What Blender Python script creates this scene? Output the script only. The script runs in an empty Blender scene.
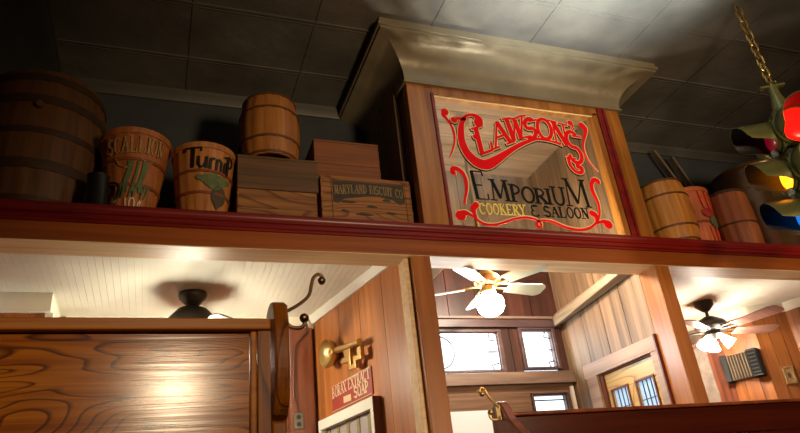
import bpy, bmesh, math, random
from mathutils import Vector, Matrix
random.seed(4)
PI = math.pi
S = 1.25                      # every length below is written in units of 1.25 m
sc = bpy.context.scene
C = sc.collection

# ------------------------------------------------------------------ camera
cam = bpy.data.objects.new('camera', bpy.data.cameras.new('camera'))
C.objects.link(cam)
YAW, PITCH, ROLL = math.radians(21.93), math.radians(26.03), math.radians(-6.48)
cy, sy, cp, sp = math.cos(YAW), math.sin(YAW), math.cos(PITCH), math.sin(PITCH)
fw = Vector((sy*cp, cy*cp, sp)); rt = Vector((cy, -sy, 0)); up = rt.cross(fw)
cr, sr = math.cos(ROLL), math.sin(ROLL)
r2 = rt*cr + up*sr; u2 = up*cr - rt*sr
m = Matrix((r2, u2, -fw)).transposed().to_4x4(); m.translation = Vector((0, 0, 1.2*S))
cam.matrix_world = m
cam.data.sensor_width = 36; cam.data.lens = 36*650/800
cam.data.clip_start = .02
sc.camera = cam

# ------------------------------------------------------------------ light and exposure
sc.view_settings.view_transform = 'Standard'; sc.view_settings.look = 'None'
sc.view_settings.gamma = 1; sc.view_settings.exposure = 0.0
sc.view_settings.use_curve_mapping = False
sc.cycles.max_bounces = 8; sc.cycles.sample_clamp_indirect = 6
sc.cycles.use_denoising = True
w = bpy.data.worlds.new('sky'); sc.world = w; w.use_nodes = True
w.node_tree.nodes['Background'].inputs[0].default_value = (.82, .91, 1, 1)
w.node_tree.nodes['Background'].inputs[1].default_value = 2.8

def lamp(name, kind, loc, power, col, size=.3, aim=None, spot=None, blend=.6, sizey=None):
    d = bpy.data.lights.new(name, kind); d.energy = power; d.color = col
    if kind == 'AREA':
        d.size = size*S
        if sizey: d.shape = 'RECTANGLE'; d.size_y = sizey*S
    else: d.shadow_soft_size = size*S
    if kind == 'SPOT': d.spot_size = spot; d.spot_blend = blend
    o = bpy.data.objects.new(name, d); C.objects.link(o); o.location = Vector(loc)*S
    if aim: o.rotation_euler = (Vector(aim)-Vector(loc)).to_track_quat('-Z', 'Y').to_euler()
    return o
lamp('room_lamp_booth', 'SPOT', (.08, -1.1, 1.98), 150, (1, .74, .46), .05, (-.1, 1.2, 1.2), math.radians(56), .5)
lamp('room_lamp_main', 'SPOT', (1.7, -.8, 1.9), 370, (1, .71, .42), .22, (1.6, 2.6, 2.4), math.radians(76), .75)
lamp('right_fill', 'SPOT', (3.7, -.6, 2.2), 260, (1, .74, .48), .25, (3.2, 2.6, 2.55), math.radians(56), .7)  # added fill, opens up the traffic light's shadow on the ledge
lamp('ceiling_uplight', 'SPOT', (1.75, .75, 1.9), 1500, (.88, .96, 1), .12, (1.85, 1.45, 3.64), math.radians(56), .75)
lamp('bay_fill', 'POINT', (1.85, 2.93, 2.5), 82, (1, .86, .68), .05)  # added light, unseen behind the header, brightens the sign box inside
# daylight through the bay's high windows
lamp('bay_daylight', 'AREA', (1.75, 3.75, 2.25), 60, (.88, .94, 1), .8, (1.75, 2.6, 2.1), sizey=.3)

# ------------------------------------------------------------------ materials
def lin(h):
    v = [int(h[i:i+2], 16)/255 for i in (0, 2, 4)]
    return tuple((x/12.92 if x <= .04045 else ((x+.055)/1.055)**2.4) for x in v)+(1,)
def new_mat(name):
    mt = bpy.data.materials.new(name); mt.use_nodes = True
    return mt, mt.node_tree.nodes, mt.node_tree.links, mt.node_tree.nodes['Principled BSDF']
def ramp(N, stops):
    r = N.new('ShaderNodeValToRGB')
    while len(r.color_ramp.elements) < len(stops): r.color_ramp.elements.new(.5)
    for e, (p, c) in zip(r.color_ramp.elements, stops): e.position = p; e.color = c
    return r
def plain(name, col, rough=.5, metal=0, var=.12, nscale=6, bump=0, bscale=30, spec=.5):
    mt, N, L, B = new_mat(name)
    c = lin(col)
    tc = N.new('ShaderNodeTexCoord'); no = N.new('ShaderNodeTexNoise'); no.inputs['Scale'].default_value = nscale
    no.inputs['Detail'].default_value = 6
    L.new(tc.outputs['Object'], no.inputs['Vector'])
    r = ramp(N, [(.3, tuple(x*(1-var) for x in c[:3])+(1,)), (.7, tuple(min(1, x*(1+var)) for x in c[:3])+(1,))])
    L.new(no.outputs[0], r.inputs[0]); L.new(r.outputs[0], B.inputs['Base Color'])
    B.inputs['Roughness'].default_value = rough; B.inputs['Metallic'].default_value = metal
    B.inputs['Specular IOR Level'].default_value = spec
    if bump:
        n2 = N.new('ShaderNodeTexNoise'); n2.inputs['Scale'].default_value = bscale; n2.inputs['Detail'].default_value = 4
        L.new(tc.outputs['Object'], n2.inputs['Vector'])
        b = N.new('ShaderNodeBump'); b.inputs['Strength'].default_value = bump; b.inputs['Distance'].default_value = .02
        L.new(n2.outputs[0], b.inputs['Height']); L.new(b.outputs[0], B.inputs['Normal'])
    return mt
def wood(name, dark, light, axis='z', along=1.2, across=22, rough=.45, plank=None, pw=.1, pvar=.35, bump=.12, rings=0, spec=.5, ringdark=None, knots=0):
    """grain runs along `axis`; plank = axis across which boards of width pw (m) get their own tint."""
    mt, N, L, B = new_mat(name)
    tc = N.new('ShaderNodeTexCoord'); oi = N.new('ShaderNodeObjectInfo')
    add = N.new('ShaderNodeVectorMath'); add.operation = 'ADD'
    ml = N.new('ShaderNodeVectorMath'); ml.operation = 'SCALE'; ml.inputs[0].default_value = (7.3, 3.1, 5.7)
    L.new(oi.outputs['Random'], ml.inputs['Scale'])
    L.new(tc.outputs['Object'], add.inputs[0]); L.new(ml.outputs[0], add.inputs[1])
    vec = add.outputs[0]; tint = None
    if plank:
        sx = N.new('ShaderNodeSeparateXYZ'); L.new(tc.outputs['Object'], sx.inputs[0])
        dv = N.new('ShaderNodeMath'); dv.operation = 'DIVIDE'; dv.inputs[1].default_value = pw
        L.new(sx.outputs['XYZ'.index(plank.upper())], dv.inputs[0])
        fl = N.new('ShaderNodeMath'); fl.operation = 'FLOOR'; L.new(dv.outputs[0], fl.inputs[0])
        wn = N.new('ShaderNodeTexWhiteNoise'); wn.noise_dimensions = '1D'; L.new(fl.outputs[0], wn.inputs['W'])
        m2 = N.new('ShaderNodeVectorMath'); m2.operation = 'SCALE'; m2.inputs['Scale'].default_value = 9
        L.new(wn.outputs['Color'], m2.inputs[0])
        a2 = N.new('ShaderNodeVectorMath'); a2.operation = 'ADD'; L.new(vec, a2.inputs[0]); L.new(m2.outputs[0], a2.inputs[1])
        vec = a2.outputs[0]; tint = wn.outputs['Value']
    mp = N.new('ShaderNodeMapping'); s = [across]*3; s['xyz'.index(axis)] = along
    mp.inputs['Scale'].default_value = s; L.new(vec, mp.inputs['Vector'])
    n1 = N.new('ShaderNodeTexNoise'); n1.inputs['Scale'].default_value = 1; n1.inputs['Detail'].default_value = 7
    n1.inputs['Roughness'].default_value = .62; n1.inputs['Distortion'].default_value = .5
    L.new(mp.outputs[0], n1.inputs['Vector'])
    cd, cl = lin(dark), lin(light)
    r = ramp(N, [(.32, cd), (.68, cl)]); L.new(n1.outputs[0], r.inputs[0]); col = r.outputs[0]
    hgt = n1.outputs[0]
    if rings:
        mp2 = N.new('ShaderNodeMapping'); s2 = [1.0]*3; s2['xyz'.index(axis)] = .22
        mp2.inputs['Scale'].default_value = s2; L.new(vec, mp2.inputs['Vector'])
        n2 = N.new('ShaderNodeTexNoise'); n2.inputs['Scale'].default_value = rings; n2.inputs['Detail'].default_value = 1.5
        n2.inputs['Distortion'].default_value = .3
        L.new(mp2.outputs[0], n2.inputs['Vector'])
        mm = N.new('ShaderNodeMath'); mm.operation = 'MULTIPLY'; mm.inputs[1].default_value = 20; L.new(n2.outputs[0], mm.inputs[0])
        fr = N.new('ShaderNodeMath'); fr.operation = 'FRACT'; L.new(mm.outputs[0], fr.inputs[0])
        rr = ramp(N, [(.0, (1, 1, 1, 1)), (.68, (.9, .9, .9, 1)), (.92, lin(ringdark or '8a6a50')), (1, (.95, .95, .95, 1))]); L.new(fr.outputs[0], rr.inputs[0])
        mx = N.new('ShaderNodeMix'); mx.data_type = 'RGBA'; mx.blend_type = 'MULTIPLY'; mx.inputs[0].default_value = .9
        L.new(col, mx.inputs[6]); L.new(rr.outputs[0], mx.inputs[7]); col = mx.outputs[2]
    if tint:
        mr = N.new('ShaderNodeMapRange'); mr.inputs[3].default_value = 1-pvar; mr.inputs[4].default_value = 1+pvar*.35
        L.new(tint, mr.inputs[0])
        mx = N.new('ShaderNodeVectorMath'); mx.operation = 'SCALE'; L.new(col, mx.inputs[0]); L.new(mr.outputs[0], mx.inputs['Scale']); col = mx.outputs[0]
    L.new(col, B.inputs['Base Color'])
    B.inputs['Roughness'].default_value = rough; B.inputs['Specular IOR Level'].default_value = spec
    if bump:
        b = N.new('ShaderNodeBump'); b.inputs['Strength'].default_value = bump; b.inputs['Distance'].default_value = .01
        L.new(hgt, b.inputs['Height']); L.new(b.outputs[0], B.inputs['Normal'])
    return mt
def glow(name, col, strength, base=None):
    mt, N, L, B = new_mat(name)
    B.inputs['Base Color'].default_value = lin(base or 'f0f0f0'); B.inputs['Emission Color'].default_value = lin(col)
    B.inputs['Emission Strength'].default_value = strength; B.inputs['Roughness'].default_value = .25
    return mt
def glass(name, tint='f4f6f4', ior=1.45, rough=.02):
    mt, N, L, B = new_mat(name); N.remove(B)
    t = N.new('ShaderNodeBsdfTransparent'); t.inputs[0].default_value = lin(tint)
    g = N.new('ShaderNodeBsdfGlossy'); g.inputs['Roughness'].default_value = rough
    lw = N.new('ShaderNodeFresnel'); lw.inputs[0].default_value = ior
    mx = N.new('ShaderNodeMixShader'); ge = N.new('ShaderNodeNewGeometry'); iv = N.new('ShaderNodeMath'); iv.operation = 'SUBTRACT'; iv.inputs[0].default_value = 1
    L.new(ge.outputs['Backfacing'], iv.inputs[1]); pr_ = N.new('ShaderNodeMath'); pr_.operation = 'MULTIPLY'
    L.new(lw.outputs[0], pr_.inputs[0]); L.new(iv.outputs[0], pr_.inputs[1]); L.new(pr_.outputs[0], mx.inputs[0])
    L.new(t.outputs[0], mx.inputs[1]); L.new(g.outputs[0], mx.inputs[2])
    L.new(mx.outputs[0], N['Material Output'].inputs[0])
    return mt

M = {}
M['tin'] = plain('pressed_tin', '6a675e', .5, .1, .28, 2.2, .35, 9)
M['cornice'] = plain('cornice_paint', '857a62', .36, .1, .2, 4, .15, 14)
M['crown'] = plain('crown_paint', '4e4c46', .5, 0, .15, 5)
M['backpaint'] = plain('loft_wall_paint', '3a3f41', .7, 0, .2, 3)
M['red'] = wood('oxblood_trim', '5e1010', '8e2019', 'x', 1, 12, .35, bump=.05)
M['redbox'] = wood('oxblood_planks', '3c120c', '632318', 'z', 1, 14, .4, 'y', .12, .2)
M['header'] = wood('header_wood', '7d3e16', 'a65a24', 'x', .7, 16, .35)
M['lit_wood'] = wood('lit_face_wood', 'dcb483', 'f6d8aa', 'x', .8, 30, .5)  # bay light put into the wood colour of header underside and post side
M['post'] = wood('post_wood', '8e4d1c', 'b7712f', 'z', .7, 16, .36)
M['stile'] = wood('sign_stile_wood', '7c4516', 'b97a33', 'z', .8, 14, .35)
M['wallwarm'] = wood('orange_plank_wall', '94501e', 'c47a3c', 'z', .9, 16, .42, 'y', .26, .2)
M['wallback'] = wood('redbrown_planks', '5a2a16', '8a4a2a', 'z', 1, 16, .45, 'x', .16, .3)
M['wallgrey'] = wood('weathered_planks', '664d38', '9c7c5c', 'z', .9, 20, .55, 'y', .2, .22)
M['wallgrey_x'] = wood('veiled_far_planks', '665240', '98806a', 'z', .9, 20, .55, 'x', .2, .22)  # grey reflection veil of the sign glass put into the plank colour
M['walldark'] = wood('dark_red_planks', '26120e', '4e2a20', 'z', .8, 12, .45, 'x', .2, .4)
M['plankceil'] = wood('plank_ceiling', '80644c', 'b0906e', 'x', .9, 16, .5, 'y', .12, .25)
M['wallright'] = wood('honey_planks', '8a4a1c', 'bb7334', 'z', .9, 16, .42, 'y', .11, .3)
M['cream'] = plain('cream_paint', 'e8e3d2', .5, 0, .03)
M['white'] = plain('white_paint', 'e9e4d6', .45, 0, .03)
M['frame_dark'] = wood('window_frame_wood', '3a2a2c', '5d4644', 'x', 1, 14, .45)
M['ledge'] = wood('ledge_wood', '5d4a40', '8a7260', 'x', 1, 14, .5)
M['brownpanel'] = wood('woven_brown', '553c28', '83624a', 'x', 1.5, 60, .7)
M['sheer'] = glow('sheer_blind', 'cfd3d6', .25, 'c9cdd0')  # daylight behind the blind put in as emission
M['door'] = wood('sunlit_oak_door', 'b58a42', 'd9b066', 'y', .9, 14, .4, rings=3, ringdark='c0a070')  # yellow of sunlight falling on the door put into its wood colour
M['casing'] = wood('casing_wood', '8e6a52', 'b8957a', 'y', 1, 16, .5)
M['beam'] = wood('pale_beam', '75654f', 'a08c70', 'y', .9, 22, .6)
M['doorstop'] = wood('red_door_edge', '5e2413', '7d3a20', 'z', 1, 16, .45)
M['lead'] = plain('lead_came', '3c3a3e', .5, .5)
M['pane'] = glass('clear_pane'); M['signglass'] = glass('sign_glass', 'eef0ec', 1.75)
M['doorpane'] = glow('glowing_door_pane', 'b8d4f0', .75, '8098b0')  # daylight put in as emission; a solid wall stands behind the pane
M['stone'] = plain('grey_stone', '8c7f72', .8, 0, .25, 12, .3, 25)
M['floor'] = wood('floor_boards', '4a2c18', '6e4526', 'y', .7, 14, .4, 'x', .12, .3)
M['oak'] = wood('booth_oak', '7c3c08', 'b86e14', 'x', .8, 42, .18, rings=9, ringdark='644024', bump=.05, spec=.3)
M['oak_v'] = wood('booth_oak_upright', '6a3306', '9c5c10', 'z', .8, 42, .35, rings=5, ringdark='7a4a28', bump=.08, spec=.2)
M['oak_rail'] = wood('booth_oak_rail', '8a4c10', 'b87420', 'x', .8, 40, .4, spec=.2)
M['mahog'] = wood('mahogany', '330f08', '4c1a0c', 'x', .9, 16, .22, bump=.04)
M['mahog_end'] = wood('mahogany_end', '5f2c18', '8a4a30', 'z', .9, 16, .25, bump=.04)
M['brass'] = plain('brass', 'c4a468', .36, .9, .1)
M['brass_dark'] = plain('aged_brass', '8a6a48', .32, 1, .15)
M['goldbrass'] = plain('polished_brass', 'd8bc78', .3, .85, .05)
M['steel'] = plain('steel', '9a9a98', .35, 1)
M['bronze'] = plain('fan_bronze', '3c372f', .4, .6, .1)
M['cask'] = wood('cask_staves', '4a2e16', '70481f', 'z', .8, 20, .6, pvar=.3)
M['cask_hoop'] = plain('cask_hoop', '46301c', .6, .2)
M['keg'] = wood('keg_staves', '8a5220', 'b87c3c', 'z', .8, 22, .5)
M['keg_hoop'] = plain('keg_hoop', '5e3718', .55)
M['kegr'] = wood('golden_keg_staves', '996022', 'c9893c', 'z', .8, 22, .5)
M['pail'] = wood('russet_pail', '7a4220', 'a4602f', 'z', .8, 20, .55)
M['basket'] = wood('basket_slats', '8f4e20', 'b9713a', 'z', .8, 26, .55)
M['basket2'] = wood('pale_basket_slats', '9a5a28', 'c88848', 'z', .8, 26, .55)
M['basket_hoop'] = wood('basket_hoop', '6a3415', '8f4c20', 'x', 1, 20, .6)
M['redbasket'] = wood('orange_basket_slats', 'a04c22', 'c8703a', 'z', .8, 26, .55)
M['crate_d'] = wood('grey_brown_crate', '4c3824', '765436', 'x', .8, 24, .65)
M['crate_l'] = wood('worn_tan_crate', '7a4c26', 'ac763e', 'x', .8, 24, .65, rings=3, ringdark='a08068')
M['crate_r'] = wood('russet_crate', '6a3c20', '985c32', 'x', .8, 24, .65)
M['crate_m'] = wood('scuffed_crate', '7e4c26', 'b47a3e', 'x', .8, 26, .65, rings=3, ringdark='987860')
M['tub'] = plain('brown_lacquered_tin', '5a4026', .28, .4, .3, 3, .1, 12)
M['pewter'] = plain('black_mug', '1c1a1a', .4, .2)
M['stick'] = wood('grey_stick', '6a5c4c', '90806a', 'z', 1, 20, .6)
M['signred'] = plain('sign_red', 'ea0614', .65, 0, .04, spec=.15)
M['signcream'] = plain('sign_cream', 'e6d6a0', .65, 0, .04, spec=.15)
M['signblack'] = plain('sign_black', '141214', .65, 0, .04, spec=.15)
M['signyellow'] = plain('sign_yellow', 'e0d060', .65, 0, .04, spec=.15)
M['paint_black'] = plain('black_paint', '17120f', .5)
M['paint_cream'] = plain('faded_cream_paint', 'a8844e', .7, 0, .3, 40)
M['paint_green'] = plain('faded_green_paint', '5a6a3c', .65, 0, .25, 20)
M['paint_dgreen'] = plain('dark_grey_green_paint', '4a4030', .65, 0, .2, 20)
M['paint_orange'] = plain('carrot_orange_paint', 'd2502a', .6, 0, .2, 20)
M['paint_purple'] = plain('red_paint', 'a02820', .6, 0, .2, 20)
M['label_dark'] = plain('faded_dark_label', '3c3424', .7, 0, .35, 25)
M['label_tan'] = plain('faded_tan_ink', '8a7048', .7, 0, .2, 40)
M['plaque'] = plain('red_tin_sign', '9a3426', .45, .0, .1, 12)
M['plaque_cream'] = plain('cream_ink', 'e0c8a0', .5)
M['lilac'] = plain('grey_lilac_stripe', 'a89c98', .5, 0, .05)
M['olive_s'] = plain('olive_stripe', '8a7a4e', .5, 0, .05)
M['outlet'] = plain('outlet_plate', '5e584e', .4, .3)
M['cord'] = plain('brown_cord', '5a3420', .5)
M['olive'] = plain('traffic_olive', '666638', .3, .35, .12, 8)
M['black'] = plain('visor_black', '0d0f10', .5)
M['gold_chain'] = plain('chain_gold', 'b79a5a', .35, .9, .1)
M['pvc'] = plain('socket_glassy_grey', '8fa3a6', .2, .3)
M['lens_red'] = glow('red_lens', 'ff0a05', 4, '900000')
M['lens_red_dim'] = glow('dim_red_lens', 'a01028', .35, '500010')
M['lens_amber'] = glow('amber_lens', 'ff8a10', 5, '905000')
M['lens_grey'] = plain('unlit_grey_lens', '6c7466', .2, .1)
M['lens_blue'] = glow('blue_green_lens', '1c78e0', 1.1, '103060')
M['bulb'] = glow('lamp_glow', 'fff0b0', 14)
M['globe_mid'] = glow('white_globe', 'fff0d8', 26)
M['shade_l'] = glow('white_shade', 'fff6dc', 160)
M['shade_r'] = glow('white_tulip_shade', 'fff0dc', 150)
M['blade_pale'] = plain('pale_green_blade', 'c8ccb4', .35, 0, .05)
M['blade_brown'] = wood('brown_blade', '4a2e20', '6e4a34', 'x', 1, 20, .4)
M['blade_pink'] = wood('rose_blade', '9a6a5c', 'c09484', 'x', 1, 20, .4)
M['acc_grey'] = plain('accordion_grey', '30302f', .8, 0, .1, spec=.15)
M['acc_bellow'] = plain('bellows_brown', '4e3e32', .6)
M['acc_strip'] = plain('bellows_edge', '7f7058', .7)
M['acc_black'] = plain('grille_black', '12100f', .8, spec=.1)

# ------------------------------------------------------------------ mesh helpers
def apply_mat(pts, mtx): return [mtx @ Vector(p) for p in pts]
class MB:
    def __init__(s): s.bm = bmesh.new()
    def box(s, x0, x1, y0, y1, z0, z1, mtx=None):
        vs = [(x, y, z) for x in (x0, x1) for y in (y0, y1) for z in (z0, z1)]
        if mtx: vs = apply_mat(vs, mtx)
        v = [s.bm.verts.new(p) for p in vs]
        for f in ((0, 1, 3, 2), (4, 6, 7, 5), (0, 4, 5, 1), (2, 3, 7, 6), (0, 2, 6, 4), (1, 5, 7, 3)):
            s.bm.faces.new([v[i] for i in f])
        return s
    def prism(s, pts, fn, a, b):
        """outline pts (u,v), fn(u,v,t)->xyz, from t=a to t=b"""
        A = [s.bm.verts.new(fn(u, v, a)) for u, v in pts]; B = [s.bm.verts.new(fn(u, v, b)) for u, v in pts]
        n = len(pts)
        s.bm.faces.new(A[::-1]); s.bm.faces.new(B)
        for i in range(n): s.bm.faces.new((A[i], A[(i+1) % n], B[(i+1) % n], B[i]))
        return s
    def lathe(s, prof, n=32, c=(0, 0, 0), mtx=None, groove=0, per=4, close=False):
        rings = []
        for r, z in prof:
            ring = []
            for i in range(n):
                a = 2*PI*i/n; rr = r-(groove if groove and i % per == 0 else 0)
                p = Vector((c[0]+rr*math.cos(a), c[1]+rr*math.sin(a), c[2]+z))
                if mtx: p = mtx @ p
                ring.append(s.bm.verts.new(p))
            rings.append(ring)
        k = len(rings)
        for j in range(k if close else k-1):
            A, B = rings[j], rings[(j+1) % k]
            for i in range(n): s.bm.faces.new((A[i], A[(i+1) % n], B[(i+1) % n], B[i]))
        if not close:
            if prof[0][0] > 1e-6: s.bm.faces.new(rings[0][::-1])
            if prof[-1][0] > 1e-6: s.bm.faces.new(rings[-1])
        return s
    def tube(s, pts, rad, n=10):
        pts = [Vector(p) for p in pts]; k = len(pts)
        if not isinstance(rad, (list, tuple)): rad = [rad]*k
        rings = []; ref = None
        for i, p in enumerate(pts):
            t = (pts[min(i+1, k-1)]-pts[max(i-1, 0)]).normalized()
            if ref is None:
                ref = t.orthogonal().normalized()
            ref = (ref-t*ref.dot(t)).normalized(); b = t.cross(ref)
            rings.append([s.bm.verts.new(p+(ref*math.cos(2*PI*j/n)+b*math.sin(2*PI*j/n))*rad[i]) for j in range(n)])
        for A, B in zip(rings, rings[1:]):
            for i in range(n): s.bm.faces.new((A[i], A[(i+1) % n], B[(i+1) % n], B[i]))
        s.bm.faces.new(rings[0][::-1]); s.bm.faces.new(rings[-1])
        return s
    def ball(s, c, r, n=12, sz=1):
        prof = [(max(1e-7, r*math.sin(PI*i/8)), -r*sz*math.cos(PI*i/8)) for i in range(9)]
        return s.lathe(prof, n, c)
    def ribbon(s, pts, wid, fn, d0, d1):
        """flat painted stroke through (u,v) pts, of widths wid, lifted from d0 to d1 by fn(u,v,d)"""
        P = [Vector(p) for p in pts]; k = len(P)
        if not isinstance(wid, (list, tuple)): wid = [wid]*k
        Lf, Rt = [], []
        for i in range(k):
            t = (P[min(i+1, k-1)]-P[max(i-1, 0)])
            if t.length < 1e-9: t = Vector((1, 0))
            t.normalize(); n = Vector((-t.y, t.x))
            Lf.append(P[i]+n*wid[i]/2); Rt.append(P[i]-n*wid[i]/2)
        V = lambda q, d: s.bm.verts.new(fn(q.x, q.y, d))
        A = [(V(l, d0), V(r, d0), V(l, d1), V(r, d1)) for l, r in zip(Lf, Rt)]
        for a, b in zip(A, A[1:]):
            s.bm.faces.new((a[2], b[2], b[3], a[3])); s.bm.faces.new((a[0], a[1], b[1], b[0]))
            s.bm.faces.new((a[0], b[0], b[2], a[2])); s.bm.faces.new((a[1], a[3], b[3], b[1]))
        for a in (A[0], A[-1]): s.bm.faces.new((a[0], a[2], a[3], a[1]))
        return s
    def disc(s, c, r, fn, d0, d1, n=14):
        return s.prism([(c[0]+r*math.cos(2*PI*i/n), c[1]+r*math.sin(2*PI*i/n)) for i in range(n)], fn, d0, d1)
    def build(s, name, mat, parent=None, bevel=0, smooth=0, loc=None, rz=0):
        bmesh.ops.recalc_face_normals(s.bm, faces=s.bm.faces)
        for v in s.bm.verts: v.co *= S
        me = bpy.data.meshes.new(name); s.bm.to_mesh(me); s.bm.free()
        me.materials.append(M[mat] if isinstance(mat, str) else mat)
        if smooth:
            me.shade_smooth(); me.set_sharp_from_angle(angle=math.radians(smooth))
        o = bpy.data.objects.new(name, me); C.objects.link(o)
        if parent: o.parent = parent
        if loc: o.location = Vector(loc)*S; o.rotation_euler = (0, 0, rz)
        if bevel:
            b = o.modifiers.new('bevel', 'BEVEL'); b.width = bevel*S; b.segments = 2; b.limit_method = 'ANGLE'
            b.angle_limit = math.radians(40)
        return o
def tag(o, label, cat, group=None):
    o['label'] = label; o['category'] = cat
    if group: o['group'] = group
    return o
def struct(o): o['kind'] = 'structure'; return o
def thing(name, label, cat, loc=(0, 0, 0), rot=(0, 0, 0), group=None):
    o = bpy.data.objects.new(name, None); C.objects.link(o); o.empty_display_size = .1
    o.location = Vector(loc)*S; o.rotation_euler = rot
    return tag(o, label, cat, group)
def smooth_path(pts, n=6):
    """Catmull-Rom through tuples of any length"""
    out = []; P = [pts[0]]+list(pts)+[pts[-1]]
    for i in range(1, len(P)-2):
        a, b, c, d = P[i-1], P[i], P[i+1], P[i+2]
        for k in range(n):
            t = k/n
            out.append(tuple(.5*(2*b[j]+(c[j]-a[j])*t+(2*a[j]-5*b[j]+4*c[j]-d[j])*t*t+(3*b[j]-a[j]-3*c[j]+d[j])*t**3) for j in range(len(b))))
    out.append(tuple(pts[-1])); return out

def wall_boards(name, P0, P1, z0, z1, width, mat, side, th=.02, holes=(), gap=.005, horiz=False):
    """boarded wall whose seen face runs from plan point P0 to P1; side=+1/-1 puts the thickness left/right of that line"""
    P0 = Vector((P0[0], P0[1], 0)); P1 = Vector((P1[0], P1[1], 0)); L = (P1-P0).length; d = (P1-P0)/L
    n = Vector((-d.y, d.x, 0))*side
    mtx = Matrix((d, n, Vector((0, 0, 1)))).transposed().to_4x4(); mtx.translation = P0
    b = MB()
    cuts = {0, L}
    k = 1
    while k*width < L-.01: cuts.add(k*width); k += 1
    hc = set()
    for h in holes: hc |= {max(0, h[0]), min(L, h[1])}
    xs = sorted(cuts | hc)
    for a, c in zip(xs, xs[1:]):
        if c-a < .002: continue
        mid = (a+c)/2; segs = [(z0, z1)]
        for h in holes:
            if h[0] < mid < h[1]:
                ns = []
                for s0, s1 in segs:
                    if h[2] > s0: ns.append((s0, min(s1, h[2])))
                    if h[3] < s1: ns.append((max(s0, h[3]), s1))
                segs = [q for q in ns if q[1]-q[0] > .001]
        ga = gap/2 if a in cuts else 0; gc = gap/2 if c in cuts else 0
        for s0, s1 in segs:
            b.box(a+ga, c-gc, 0, th, s0, s1, mtx)
            b.box(a, c, th*.4, th*1.6, s0, s1, mtx)
    return struct(b.build(name, mat))

# ------------------------------------------------------------------ structure: front room
ZC = 3.64
b = MB(); b.box(-1.2, 5.6, -2.6, 4.0, -.05, 0)
struct(b.build('floor', 'floor'))
# pressed tin ceiling with raised seams
b = MB()
b.box(-1.2, 5.6, -2.6, 2.78, ZC, ZC+.05)
b.box(-1.2, 1.17, 2.78, 3.32, ZC, ZC+.05); b.box(2.55, 5.6, 2.78, 3.32, ZC, ZC+.05)
for k in range(-9, 4):
    y = 2.11+.41*k
    if y < 3.25:
        if y < 2.6: b.box(-1.2, 5.6, y-.006, y+.006, ZC-.005, ZC+.01)
        else:
            b.box(-1.2, 1.17, y-.006, y+.006, ZC-.005, ZC+.01); b.box(2.55, 5.6, y-.006, y+.006, ZC-.005, ZC+.01)
    if k < 3:
        b.box(-1.2, 5.6, y+.02, y+.024, ZC-.003, ZC+.01)
for k in range(-1, 10):
    x = -.21+.605*k if k < 0 else .06+.61*k
    y1 = 3.25 if not 1.1 < x < 2.7 else 2.42
    b.box(x-.006, x+.006, -2.6, y1, ZC-.0045, ZC+.01)
struct(b.build('ceiling', 'tin'))
struct(MB().box(-.93, -.88, -2.6, 3.3, 0, ZC).build('wall_left', 'redbox'))
struct(MB().box(5.5, 5.55, -2.6, 3.3, 0, ZC).build('wall_right', 'redbox'))
struct(MB().box(-.93, 5.55, -2.65, -2.6, 0, ZC).build('wall_front', 'redbox'))
# loft back wall above the bays, its crown, and the cove on the left wall
b = MB(); b.box(-.9, 1.17, 3.27, 3.31, 2.5, ZC); b.box(2.55, 5.5, 3.27, 3.31, 2.5, ZC)
struct(b.build('wall_back', 'backpaint'))
b = MB()
for x0, x1 in ((-.9, 1.17), (2.55, 5.5)):
    b.prism([(0, 0), (0, -.06), (-.012, -.06), (-.02, -.045), (-.045, -.02), (-.05, 0)], lambda u, v, t: (t, 3.27+u, ZC+v), x0, x1)
struct(b.build('trim_1', 'crown', smooth=30))
def cove_profile(w, h, n=8):
    """cove from the wall foot (0,-h) out to (w,0): list of (out, z)"""
    pts = [(0, -h), (.018, -h), (.018, -h+.012), (.008, -h+.016)]
    for i in range(n+1):
        a = PI/2*i/n
        pts.append((.012+(w-.03)*(1-math.cos(a)), -h+.02+(h-.085)*math.sin(a)))
    pts += [(w-.012, -.062), (w-.012, -.052), (w, -.05), (w, -.03), (w-.008, -.025), (w-.008, 0), (0, 0)]
    return pts
b = MB()
b.prism([(o, z) for o, z in cove_profile(.3, .26)], lambda u, v, t: (-.88+u, t, ZC+v), -2.6, 3.27)
struct(b.build('trim_2', 'crown', smooth=30))

# header beam, shelf and oxblood shelf edge
HB = 2.37
struct(MB().box(-.9, 5.5, 2.6, 2.74, HB+.003, 2.455).build('trim_3', 'header', bevel=.002))
struct(MB().box(-.9, 5.5, 2.606, 2.745, HB-.001, HB+.004).build('trim_4', 'lit_wood'))  # underside strip, its brightness from the bays painted in
b = MB()
b.prism([(2.74, 2.45), (2.6, 2.45), (2.592, 2.452), (2.592, 2.462), (2.586, 2.466), (2.586, 2.472), (2.592, 2.476), (2.592, 2.487),
         (2.584, 2.491), (2.584, 2.497), (2.578, 2.505), (2.576, 2.512), (2.576, 2.527), (2.58, 2.53), (2.74, 2.53)], lambda u, v, t: (t, u, v), -.9, 5.5)
struct(b.build('trim_5', 'red', smooth=25))
b = MB(); b.box(-.9, 1.17, 2.73, 3.28, 2.51, 2.53); b.box(2.55, 5.5, 2.73, 3.28, 2.51, 2.53)
struct(b.build('trim_6', 'red'))
# posts
for x0, x1, nm in ((1.084, 1.176, 'trim_7'), (2.488, 2.581, 'trim_8'), (-.9, -.8, 'trim_9'), (4.6, 4.7, 'trim_10')):
    struct(MB().box(x0, x1, 2.6, 2.735, 0, HB).build(nm, 'post', bevel=.004))
struct(MB().box(1.06, 1.083, 2.64, 2.73, 0, HB-.001).build('trim_11', 'lit_wood', bevel=.003))

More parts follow.
